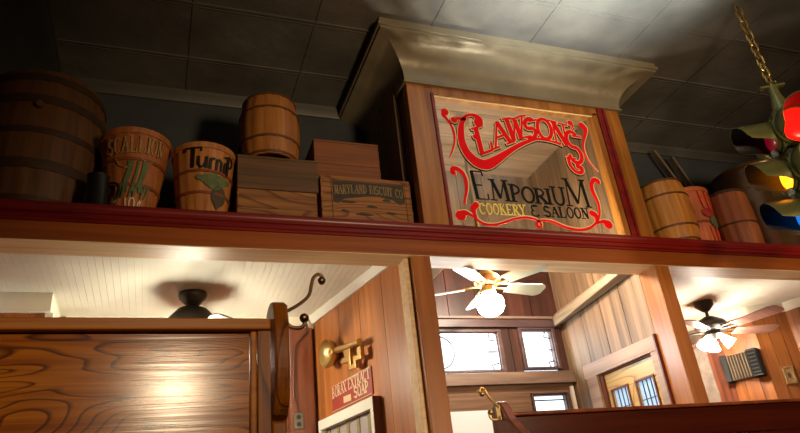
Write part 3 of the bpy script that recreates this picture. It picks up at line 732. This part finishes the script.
# turnip basket
t, fn = basket('produce_basket', 'slatted basket with black hand-lettered turnip sign and painted turnip', (.145, 2.765, 2.53), .10, .143, .372, 'basket2',
               ((.347, .374), (.225, .237), (.12, .132)), 0)
mb = MB()
for ch, u0, u1, h, z in (('T', -.085, -.02, .115, .245), ('u', -.034, .010, .105, .243), ('r', .015, .042, .105, .24), ('n', .045, .073, .105, .238), ('i', .078, .094, .105, .236), ('P', .096, .136, .115, .23)):
    glyph(mb, ch, (u0, z), (u1-u0, 0), (.004, h*.86), .0135, fn, .0055, .008, .2)
mb.build('black_lettering', 'paint_black', t)
mb = MB()
for a in range(-3, 4):
    mb.ribbon(smooth_path([(.045, .145), (.045+a*.016, .185), (.045+a*.027, .222-abs(a)*.007)], 4), [.008]+[.026]*7+[.006], fn, .004, .0062+abs(a)*.0002)
mb.build('painted_leaves', 'paint_green', t)
mb = MB(); mb.prism([(.072+.04*math.cos(2*PI*i/18), .115+.05*math.sin(2*PI*i/18)-(.02 if i == 13 else 0)) for i in range(18)], fn, .005, .0072); mb.build('painted_turnip', 'paint_dgreen', t)

def crate(name, label, loc, wx, dy, h, mat, rows=2, rz=0, lid=False, fingers=True):
    t = thing(name, label, 'crate', loc, (0, 0, rz))
    th = .012; X = wx/2
    for k in range(rows):
        z0, z1 = h*k/rows+.0008, h*(k+1)/rows-.0008
        for y0 in (0, dy-th): MB().box(-X, X, y0, y0+th, z0, z1).build('side_board', mat, t, bevel=.0015)
    for s_ in (-1, 1):
        mb = MB(); mb.box(*sorted((s_*X, s_*(X-th*1.2))), th*.9, dy-th*.9, 0, h)
        if fingers:
            for k in range(4):
                zz = h*(k*2+.5)/8; mb.box(*sorted((s_*(X-.006), s_*(X+.001))), -.001, th*1.2, zz, zz+h/9)
        mb.build('end_board', mat, t, bevel=.001)
    if lid: MB().box(-X-.002, X+.002, -.002, dy+.002, h+.0005, h+.012).build('lid', mat, t, bevel=.002)
    return t
crate('wooden_crate', 'worn tan crate with finger-jointed ends standing under a grey-brown crate and keg', (.484, 2.71, 2.53), .374, .30, .195, 'crate_l', 2)
crate('wooden_crate', 'grey-brown plain crate stacked on the tan crate, carrying a keg', (.4885, 2.705, 2.7255), .385, .28, .168, 'crate_d', 1, 0, True, False)
barrel('keg', 'light brown wooden keg with thin hoops standing on two stacked crates', 'keg', (.462, 2.79, 2.906), .131, .152, .355, 'keg', 'keg_hoop',
       ((.004, .014), (.085, .096), (.255, .266), (.342, .354)), 16)
crate('wooden_crate', 'russet lidded crate stacked on the back of the lettered crate', (.868, 2.80, 2.825), .352, .28, .265, 'crate_r', 2, 0, True)
t = crate('wooden_crate', 'scuffed crate with faded dark label reading biscuit company, beside the sign box', (.922, 2.69, 2.53), .466, .33, .292, 'crate_m', 3)
cf = lambda u, v, d: (u, -d, v)
mb = MB()
mb.prism([(-.175, .262), (.195, .262), (.197, .165), (.17, .15), (.13, .175), (.1, .178), (.06, .19), (0, .186), (-.06, .176), (-.12, .165), (-.15, .14), (-.175, .145)], cf, .0002, .0008)
mb.ribbon([(-.182, .267), (.202, .267), (.202, .06)], .004, cf, .0002, .001); mb.ribbon([(-.182, .267), (-.18, .05), (-.1, .045)], .004, cf, .0002, .001)
for (x, z, l) in ((-.1, .15, .09), (.02, .13, .06), (.1, .17, .05), (-.02, .085, .1), (.12, .1, .06), (-.12, .1, .04)):
    mb.prism([(x-l/2, z), (x-l*.2, z+.008), (x+l*.3, z+.004), (x+l/2, z-.003), (x+l*.1, z-.008), (x-l*.4, z-.005)], cf, .0002, .0008)
mb.build('faded_label', 'label_dark', t)
mb = MB(); word(mb, 'MARYLAND BISCUIT CO', (-.165, .194), (.192, .194), .05, .006, cf, .0006, .0014, .78, hfn=lambda f: (.014*(1-(2*f-1)**2)-.006, .047)); mb.build('tan_lettering', 'label_tan', t)

# right end of the ledge
barrel('keg', 'golden wooden keg at the foot of the sign box, right of the glass sign', 'keg', (2.805, 2.712, 2.532), .128, .148, .40, 'kegr', 'keg_hoop',
       ((.005, .016), (.09, .10), (.29, .30), (.387, .399)), 16, (0, math.radians(-1.5), 0))
t, fn = basket('produce_basket', 'orange slatted basket painted with red carrots behind the golden keg', (3.125, 2.87, 2.53), .13, .155, .44, 'redbasket', ((.415, .442), (.20, .215)), .30)
for k, (u, z0, z1) in enumerate(((-.05, .27, .41), (-.005, .26, .41), (.04, .26, .40), (.08, .25, .39), (-.03, .04, .17), (.015, .03, .17), (.06, .03, .17), (.1, .04, .16))):
    MB().ribbon([(u, z1), (u+.004, (z0+z1)/2), (u+.01, z0)], [.026, .022, .004], fn, .003, .0055).build('painted_carrot', 'paint_orange', t)
def patch(mb, cu, cv, ru, rv, fn, d0, d1, n=11):
    for i in range(n):
        f = (i+.5)/n*2-1; h_ = rv*math.sqrt(1-f*f)
        mb.ribbon([(cu+ru*f, cv-h_), (cu+ru*f, cv), (cu+ru*f, cv+h_)], ru*2.06/n, fn, d0, d1)
mb = MB(); patch(mb, -.02, .262, .05, .03, fn, .006, .0085); mb.build('red_patch', 'paint_purple', t)
mb = MB(); patch(mb, .012, .205, .042, .042, fn, .0065, .0092); mb.build('painted_leaves', 'paint_green', t)
barrel('pail', 'russet wooden pail with one dark hoop in front of a dark metal drum', 'pail', (3.425, 2.82, 2.53), .132, .142, .44, 'pail', 'cask_hoop', ((.2, .21), (.42, .437)), 18)
t = thing('drum', 'tall dark brown glossy metal drum behind the traffic light', 'drum', (3.83, 2.893, 2.53), (0, 0, 0))
mb = MB()
pf = [(.001, .004), (.235, 0), (.242, .006)]
for i in range(1, 40): pf.append((.245+.012*i/40+(.0018 if i % 2 else 0), .006+.65*i/40))
pf += [(.26, .66), (.266, .665), (.266, .676), (.256, .678), (.245, .66), (.001, .655)]
mb.lathe(pf, 56); mb.build('body', 'tub', t, smooth=50)
mb = MB(); mb.lathe([(.254, .5), (.261, .5), (.2615, .515), (.255, .515)], 48, close=True); mb.build('rib', 'tub', t, smooth=50)
crate('wooden_crate', 'small russet box at the foot of the drum under the traffic light', (4.08, 2.59, 2.53), .14, .09, .2, 'pail', 2)
for (x0, y0, x1, y1, z1, lab) in ((3.88, 3.203, 3.375, 3.215, 3.57, 'left'), (3.92, 3.203, 3.53, 3.215, 3.53, 'right')):
    mb = MB(); d = Vector((x1-x0, y1-y0, z1-2.53)); q = d.to_track_quat('Z', 'Y').to_matrix().to_4x4(); q.translation = Vector((0, 0, 0))
    mb.box(-.022, .022, -.01, .01, 0.012, d.length, q)
    o = mb.build('wooden_stave', 'stick', bevel=.002, loc=(x0, y0, 2.53))
    tag(o, 'grey stick leaning on the loft wall behind the golden keg, %s of two' % lab, 'stick', 'sticks leaning on the loft wall')

# ------------------------------------------------------------------ traffic light on its chain
TX, TY = 2.885, 1.87
nL = Vector((-.86, .51, 0)); ang = math.atan2(nL.y, nL.x)
t = thing('traffic_light', 'olive four-way traffic light with lit red and amber lenses, hanging from a chain', 'traffic light', (TX, TY, 2.245), (0, 0, ang))
HW = .09; SP = .213
mb = MB(); mb.box(-HW+.012, HW-.012, -HW+.012, HW-.012, 0, SP*3)
for k in range(4):
    R = Matrix.Rotation(k*PI/2, 4, 'Z')
    for s_ in range(3):
        mb.box(HW-.013, HW, -HW+.008, HW-.008, SP*s_+.004, SP*s_+SP-.004, R)
mb.build('housing', 'olive', t, bevel=.008)
mb = MB()
mb.lathe([(.06, 0), (.055, .015), (.045, .04), (.024, .13), (.022, .19), (.001, .19)], 20, (0, 0, SP*3)); mb.box(-.06, .06, -.014, .014, SP*3+.182, SP*3+.194); mb.tube([(-.012, -.03, SP*3+.196), (-.012, .0, SP*3+.214), (-.012, .03, SP*3+.196)], .006, 8)
mb.build('hanger', 'olive', t, bevel=.002)
LENS = {0: ('lens_blue', 'lens_amber', 'lens_red_dim'), 1: ('lens_grey', 'lens_grey', 'lens_red'), 2: ('lens_grey', 'lens_amber', 'lens_red_dim'), 3: ('lens_blue', 'lens_grey', 'lens_red')}
for k in range(4):
    for s_ in range(3):
        R = Matrix.Rotation(k*PI/2, 4, 'Z') @ Matrix.Translation((HW, 0, SP*(s_+.5))) @ Matrix.Rotation(PI/2, 4, 'Y')
        if k in (1, 3): R = R @ Matrix.Diagonal((1.24, 1.24, .8, 1))
        mb = MB(); mb.lathe([(.078, -.004), (.074, .006), (.058, .02), (.03, .029), (.0001, .032)], 28, mtx=R); mb.build('lens', LENS[k][s_], t, smooth=60)
        mb = MB(); mb.lathe([(.076, -.002), (.092, -.002), (.094, .006), (.09, .013), (.078, .013)], 32, mtx=R, close=True); mb.build('door_ring', 'olive', t, smooth=40)
        # cutaway visor: long on top, open below
        n = 28; mo = MB(); mi = MB()
        lens_l = lambda a: .02+(.124+.03*math.cos(a))*min(1, max(0, (2.12-abs((a+PI) % (2*PI)-PI))/.35))
        rows = []
        for i in range(n):
            a = 2*PI*i/n; ln = lens_l(a)
            row = []
            for rr, l in ((.084, .0), (.084, .4*ln), (.086, ln), (.0835, ln), (.0815, .4*ln), (.0815, 0)):
                row.append(R @ Vector((-rr*math.cos(a), rr*math.sin(a), l)))
            rows.append(row)
        vo = [[mo.bm.verts.new(p) for p in row[:4]] for row in rows]; vi = [[mi.bm.verts.new(p) for p in row[3:]] for row in rows]
        for V_, B_ in ((vo, mo), (vi, mi)):
            for i in range(n):
                A, B2 = V_[i], V_[(i+1) % n]
                for j in range(len(A)-1): B_.bm.faces.new((A[j], B2[j], B2[j+1], A[j+1]))
        vs = mo.build('visor', 'olive', t, smooth=40); mi.build('visor_lining', 'black', vs, smooth=40)
for s_ in range(3):
    MB().lathe([(.001, 0), (.016, .002), (.02, .014), (.014, .03), (.018, .036), (.001, .04)], 14, (HW+.02, 0, SP*s_-.002)).build('drip_cup', 'pvc', t, smooth=40)
ch = thing('hanging_chain', 'gold coloured link chain from the tin ceiling to the traffic light', 'chain', (TX, TY, 3.095))
nlk = 13; pitch = (ZC-3.095)/nlk
mb = MB(); pts = []
hl, hw = pitch*.66, .016
loop = [(hw*math.cos(a), 0, (hl-hw)*(1 if math.sin(a) > 0 else -1)*(1 if abs(math.sin(a)) > 1e-6 else 0)+hw*math.sin(a)) for a in [PI*i/8 for i in range(16)]]
loop = [(hw*math.cos(PI*i/8), 0, hw*math.sin(PI*i/8)+(hl-hw)) for i in range(9)]+[(hw*math.cos(PI+PI*i/8), 0, hw*math.sin(PI+PI*i/8)-(hl-hw)) for i in range(9)]
mb.tube(loop+[loop[0], loop[1]], .0056, 7)
lk = mb.build('link', 'gold_chain', ch, smooth=50); lk.location = (0, 0, pitch*.5*S)
for k in range(1, nlk):
    c = lk.copy(); C.objects.link(c); c.parent = ch; c.location = (0, 0, pitch*(k+.5)*S); c.rotation_euler = (0, 0, k*PI/2)

# ------------------------------------------------------------------ booths with coat hooks
t = thing('booth_back', 'golden oak booth back with framed panel at the lower left', 'booth', (-.2, 1.2, 0))
ox, oy = -.2, 1.2
MB().box(-.66-ox, .157-ox, .016, .03, .15, 1.572).build('panel', 'oak', t)
MB().box(-.66-ox, .195-ox, -.004, .05, 1.573, 1.595).build('top_rail', 'oak_rail', t, bevel=.003)
MB().box(.158-ox, .170-ox, .004, .03, .15, 1.572).build('moulding', 'oak_rail', t, bevel=.003)
MB().box(.1705-ox, .195-ox, 0, .03, .15, 1.572).build('stile', 'oak_v', t, bevel=.002)
MB().box(-.66-ox, .195-ox, 0, .06, 0, .149).build('bottom_rail', 'oak', t)
mb = MB(); prf = smooth_path([(.0, 1.405), (-.03, 1.43), (-.045, 1.49), (-.045, 1.56), (-.032, 1.606), (.0, 1.628), (.04, 1.626), (.07, 1.6), (.085, 1.54), (.085, 1.3)], 4)+[(.085, 0), (0, 0)]
mb.prism(prf, lambda u, v, q: (q, u, v), .1955-ox, .2225-ox); mb.build('end_panel', 'oak_v', t, bevel=.004)

t = thing('booth_back', 'dark red mahogany booth back with long rail at the lower right', 'booth', (1.6, 1.8, 0))
ox = 1.6
MB().box(1.003-ox, 3.3-ox, 0, .035, 1.398, 1.488).build('top_panel', 'mahog', t, bevel=.003)
MB().box(1.003-ox, 3.3-ox, -.012, .045, 1.4885, 1.5).build('top_rail', 'mahog_end', t, bevel=.004)
MB().box(1.003-ox, 3.3-ox, .012, .035, 0, 1.397).build('lower_panel', 'mahog', t)
mb = MB(); prf = smooth_path([(.06, 1.45), (.055, 1.51), (.03, 1.533), (0, 1.533), (-.022, 1.515), (-.05, 1.475), (-.09, 1.44), (-.13, 1.4), (-.16, 1.3), (-.17, 1.1)], 4)+[(-.17, 0), (.06, 0)]
mb.prism(prf, lambda u, v, q: (q, u, v),   .974-ox, 1.0025-ox); mb.build('end_panel', 'mahog_end', t, bevel=.004)

def hook(label, base, sgn, upper, lower, plate, mat):
    t = thing('coat_hook', label, 'hook', base)
    L_ = lambda p: tuple((p[0]-base[0], p[1]-base[1], p[2]-base[2]))
    MB().box(*sorted((0, sgn*.004)), -.011, .011, plate[0]-base[2], plate[1]-base[2]).build('back_plate', mat, t, bevel=.0018)
    mb = MB(); q = smooth_path([L_(p) for p in upper], 6); mb.tube(q, [.0036+.0008*(i > len(q)-6) for i in range(len(q))], 10); mb.ball(q[-1], .0085); mb.build('upper_arm', mat, t, smooth=50)
    mb = MB(); q = smooth_path([L_(p) for p in lower], 6); mb.tube(q, .0038, 10); mb.ball(q[-1], .0095); mb.build('lower_arm', mat, t, smooth=50)
hook('tall aged brass coat hook on the oak booth end', (.223, 1.205, 1.6), 1,
     [(.224, 1.205, 1.61), (.25, 1.206, 1.625), (.272, 1.207, 1.645), (.279, 1.208, 1.668), (.284, 1.208, 1.684), (.294, 1.208, 1.692), (.302, 1.208, 1.686), (.300, 1.206, 1.677)],
     [(.224, 1.205, 1.597), (.23, 1.205, 1.584), (.243, 1.205, 1.578), (.256, 1.205, 1.58), (.263, 1.205, 1.59), (.261, 1.205, 1.598)], (1.575, 1.622), 'brass_dark')
hook('brass coat hook on the mahogany booth end', (.9735, 1.8, 1.5), -1,
     [(.973, 1.795, 1.513), (.957, 1.792, 1.53), (.94, 1.79, 1.55), (.932, 1.79, 1.568), (.921, 1.79, 1.576), (.913, 1.79, 1.566), (.92, 1.79, 1.557)],
     [(.973, 1.795, 1.492), (.96, 1.79, 1.481), (.94, 1.79, 1.482), (.934, 1.79, 1.494), (.939, 1.79, 1.502)], (1.478, 1.524), 'brass')

# ------------------------------------------------------------------ ceiling fans
def fan(label, axis, z_ceil, z_blade, R, angles, blademat, bodymat, canopy_r, rod_top, motor, kit, bw=.06, group='ceiling fans'):
    t = thing('ceiling_fan', label, 'ceiling fan', (axis[0], axis[1], z_ceil), (0, 0, 0), group)
    zb = z_blade-z_ceil
    mb = MB(); mb.lathe([(.001, 0), (canopy_r, 0), (canopy_r*1.02, -.012), (canopy_r*.98, -.03), (canopy_r*.55, -.06), (canopy_r*.28, -.075), (.001, -.075)], 28); mb.build('canopy', bodymat, t, smooth=40)
    mb = MB(); mb.tube([(0, 0, -.07), (0, 0, zb+.03)], .011, 12); mb.build('downrod', bodymat, t, smooth=40)
    mr, mh = motor
    mb = MB(); mb.lathe([(.001, mh+.022), (.03, mh+.02), (mr*.55, mh+.005), (mr*.9, mh*.72), (mr, mh*.5), (mr*1.0, mh*.2), (mr*.85, 0), (mr*.7, -.01), (.001, -.012)], 32, (0, 0, zb+.012)); mb.build('motor_housing', bodymat, t, smooth=40)
    for a in angles:
        Rm = Matrix.Rotation(math.radians(a), 4, 'Z') @ Matrix.Translation((0, 0, zb)) @ Matrix.Rotation(math.radians(-14), 4, 'X')
        r0 = R*.34
        mb = MB(); pts = [(r0, -bw*.72), (R*.9, -bw), (R*.97, -bw*.8), (R, -bw*.5), (R, bw*.5), (R*.97, bw*.8), (R*.9, bw), (r0, bw*.72)]
        mb.prism(pts, lambda u, v, q: Rm @ Vector((u, v, q)), -.003, .003)
        bl = mb.build('blade', blademat, t, bevel=.0015)
        mb = MB()
        for s_ in (-1, 1): mb.tube([Rm @ Vector(p) for p in ((mr*.55, 0, .004), (mr*1.0, s_*bw*.35, .007), (r0+.015, s_*bw*.45, .007), (r0+.05, s_*bw*.12, .006))], .006, 8)
        mb.build('blade_bracket', bodymat, bl, smooth=40)
    kit(t, zb)
    return t
def kit_globe(r, zc, gm):
    def f(t, zb):
        mb = MB(); mb.lathe([(.001, .0), (r*.5, 0), (r*.55, -.02), (r*.55, -.03), (.001, -.03)], 24, (0, 0, zb-.006)); mb.build('light_fitter', 'goldbrass', t, smooth=40)
        mb = MB(); mb.lathe([(r*.5, 0), (r*.55, -.02), (r*.9, -.035), (r, -.06), (r*.98, -.09), (r*.8, -.115), (r*.45, -.132), (.001, -.138)], 28, (0, 0, zb-.034)); mb.build('globe', gm, t, smooth=60)
    return f
def kit_tulips(angs, gm):
    def f(t, zb):
        mb = MB(); mb.lathe([(.001, 0), (.055, 0), (.06, -.02), (.03, -.045), (.001, -.05)], 24, (0, 0, zb-.006)); mb.build('light_fitter', 'bronze', t, smooth=40)
        for a in angs:
            Rm = Matrix.Rotation(math.radians(a), 4, 'Z') @ Matrix.Translation((.04, 0, zb-.035)) @ Matrix.Rotation(math.radians(-38), 4, 'Y')
            mb = MB(); mb.lathe([(.012, 0), (.018, -.015), (.028, -.04), (.034, -.066), (.044, -.09), (.04, -.088), (.001, -.06)], 24, mtx=Rm); mb.build('shade', gm, t, smooth=60)
    return f
fan('dark bronze ceiling fan under the cream ceiling above the oak booth', (.151, 3.47), ZL, 2.195, .5, [-75, -3, 69, 141, 213], 'blade_brown', 'bronze', .074, 0, (.14, .175), kit_tulips([40, 160, 280], 'shade_l'))
fan('brass ceiling fan with pale blades and white globe in the middle bay', (1.672, 2.99), 3.475, 2.375, .375, [78, 150, 222, 294, 6], 'blade_pale', 'goldbrass', .06, 0, (.075, .06), kit_globe(.075, 0, 'globe_mid'), .056)
fan('dark ceiling fan with rose blades and tulip lights in the right bay', (3.65, 3.46), ZL, 2.262, .53, [-8, -82, 64, 136, 208], 'blade_pink', 'bronze', .066, 0, (.108, .075), kit_tulips([160, -40, 60], 'shade_r'), .062)

# ------------------------------------------------------------------ things on the left bay's plank wall
def on_wall(s_, d, z):   # s along the wall from its near end, d out from it
    return Vector((1.08, 2.89, 0))+lw*s_+n_l*d+Vector((0, 0, z))
rz_l = math.atan2(lw.y, lw.x)
def wall_thing(name, label, cat, s_, z, off=.001):
    return thing(name, label, cat, tuple(on_wall(s_, off, z)), (0, 0, rz_l))
t = wall_thing('brass_key', 'large ornamental brass key mounted on the orange plank wall above the red sign', 'key', .67, 2.16)
mb = MB(); mb.lathe([(.001, .035), (.04, .038), (.066, .06), (.078, .078), (.083, .066), (.07, .034), (.036, .008), (.001, .002)], 28, mtx=Matrix.Rotation(-PI/2, 4, 'X')); mb.build('bow', 'brass', t, smooth=50)
mb = MB(); mb.tube([(0, .035, .012), (-.2, .05, -.02), (-.38, .055, -.04)], [.024, .016, .018], 12); mb.build('shank', 'brass', t, smooth=50)
mb = MB()
kf = lambda u, v, q: (u, q, v)
mb.prism([(-.17, -.03), (-.26, -.035), (-.26, -.13), (-.29, -.13), (-.29, -.09), (-.34, -.098), (-.34, -.06), (-.38, -.06), (-.38, -.13), (-.315, -.122), (-.315, -.16), (-.235, -.15), (-.235, -.11), (-.14, -.095), (-.15, -.07), (-.19, -.07), (-.19, -.052)], kf, .03, .055)
mb.build('bit', 'brass', t, bevel=.004)
t = wall_thing('tin_sign', 'red enamel sign with cream soap lettering under the brass key', 'sign', .52, 1.853)
MB().box(-.238, .245, 0, .006, 0, .142).build('plate', 'plaque', t, bevel=.002)
bf = lambda u, v, d: (u, .006+d, v)
mb = MB()
word(mb, 'BORAX EXTRACT', (.232, .075), (-.225, .085), .055, .0085, bf, .0003, .001, .8)
word(mb, 'SOAP', (-.035, .022), (-.205, .022), .055, .011, bf, .0003, .001, .8)
mb.prism([(.095, .022), (.005, .018), (.005, .052), (.095, .056)], bf, .0003, .001)
word(mb, 'OF', (.0, .028), (-.025, .028), .03, .004, bf, .0003, .001, .8) if 'F' in GL else None
for a in ([(.24, .003), (-.233, .003)], [(.24, .138), (-.233, .138)]): mb.ribbon(a, .003, bf, .0003, .001)
mb.build('cream_lettering', 'plaque_cream', t)
t = wall_thing('picture_frame', 'white-framed striped panel on the orange plank wall below the red sign', 'picture', .55, 1.2)
mb = MB(); w0, w1, hh = -.33, .33, .628
mb.box(w0, w1, 0, .045, hh-.055, hh); mb.box(w0, w1, 0, .045, 0, .055); mb.box(w0, w0+.035, 0, .045, .055, hh-.055); mb.box(w1-.035, w1, 0, .045, .055, hh-.055)
mb.build('frame', 'white', t, bevel=.003)
MB().box(w0-.004, w0-.0002, 0, .046, 0, hh).build('frame_edge', 'wallback', t)
MB().box(w0+.035, w1-.035, .002, .012, .055, hh-.055).build('panel', 'lilac', t)
for k in range(5):
    u = w0+.09+k*.12; MB().box(u, u+.03, .012, .016, .055, hh-.055).build('stripe', 'olive_s', t)
t = thing('wall_outlet', 'small grey socket plate on the far column of the left bay', 'outlet', (.775, 3.83, 1.85))
MB().box(-.028, .028, -.006, 0, -.045, .045).build('plate', 'outlet', t, bevel=.002)
for z in (-.02, .02): MB().lathe([(.001, 0), (.013, 0), (.013, .003), (.001, .003)], 16, mtx=Matrix.Translation((0, -.0055, z)) @ Matrix.Rotation(PI/2, 4, 'X')).build('socket', 'black', t)
mb = MB(); mb.tube(smooth_path([(.845, 3.845, 2.47), (.845, 3.835, 2.40), (.838, 3.825, 2.37), (.80, 3.82, 2.33), (.765, 3.82, 2.28), (.755, 3.82, 2.15), (.75, 3.82, 2.0), (.765, 3.82, 1.93), (.772, 3.824, 1.9)], 6), .006, 8)
o = mb.build('power_cord', 'cord', smooth=50); tag(o, 'thin brown cord running down from the cream ceiling to the socket', 'cord')

# ------------------------------------------------------------------ things on the right bay's planks
A3 = Vector((4.125, 3.53, 0)); d3 = (Vector((pl[0][0], pl[0][1], 0))-A3).normalized(); n3 = Vector((-d3.y, d3.x, 0))
t = thing('accordion', 'grey accordion with black fretwork grille hung on the honey plank wall', 'accordion', tuple(A3+d3*.13+n3*.003+Vector((0, 0, 1.96))), (0, 0, math.atan2(d3.y, d3.x)))
f3 = lambda u, v, q: (u, q, v)
MB().box(-.12, -.045, 0, .085, 0, .20).build('treble_body', 'acc_grey', t, bevel=.008)
mb = MB(); mb.box(-.116, -.05, .085, .09, .015, .185); mb.build('grille', 'acc_black', t, bevel=.002)
for k in range(6): MB().box(-.108, -.058, .09, .093, .025+.027*k, .033+.027*k).build('fret_bar', 'acc_grey', t)
mb = MB(); sb = MB()
for k in range(7):
    u = -.043+k*.021; mb.prism([(u, 0), (u+.0105, .075), (u+.021, 0)], lambda a, c, q: (a, c, q), .01, .19)
    sb.box(u+.0085, u+.0125, .070, .078, .008, .192)
mb.build('bellows', 'acc_bellow', t); sb.build('bellows_edges', 'acc_strip', t)
MB().box(.105, .15, 0, .08, 0, .2).build('bass_body', 'acc_grey', t, bevel=.008)
A4 = Vector((4.40, 3.45, 0)); d4 = (Vector((4.125, 3.53, 0))-A4).normalized(); n4 = Vector((-d4.y, d4.x, 0))
if n4.y > 0: n4 = -n4
t = thing('small_picture', 'small brown-framed picture on the planks right of the accordion', 'picture', tuple(A4+d4*.147+n4*.002+Vector((0, 0, 1.885))), (0, 0, math.atan2(-d4.y, -d4.x)))
mb = MB()
for x0, x1, z0, z1 in ((-.04, .04, 0, .014), (-.04, .04, .111, .125), (-.04, -.027, .014, .111), (.027, .04, .014, .111)): mb.box(x0, x1, -.012, 0, z0, z1)
mb.build('frame', 'label_tan', t, bevel=.002)
MB().box(-.027, .027, -.004, -.001, .014, .111).build('print', 'paint_cream', t)
mb = MB(); mb.prism([(.0+.012*math.cos(a*PI/6), .06+.022*math.sin(a*PI/6)) for a in range(12)], lambda u, v, q: (u, q, v), -.0052, -.004); mb.build('figure', 'frame_dark', t)
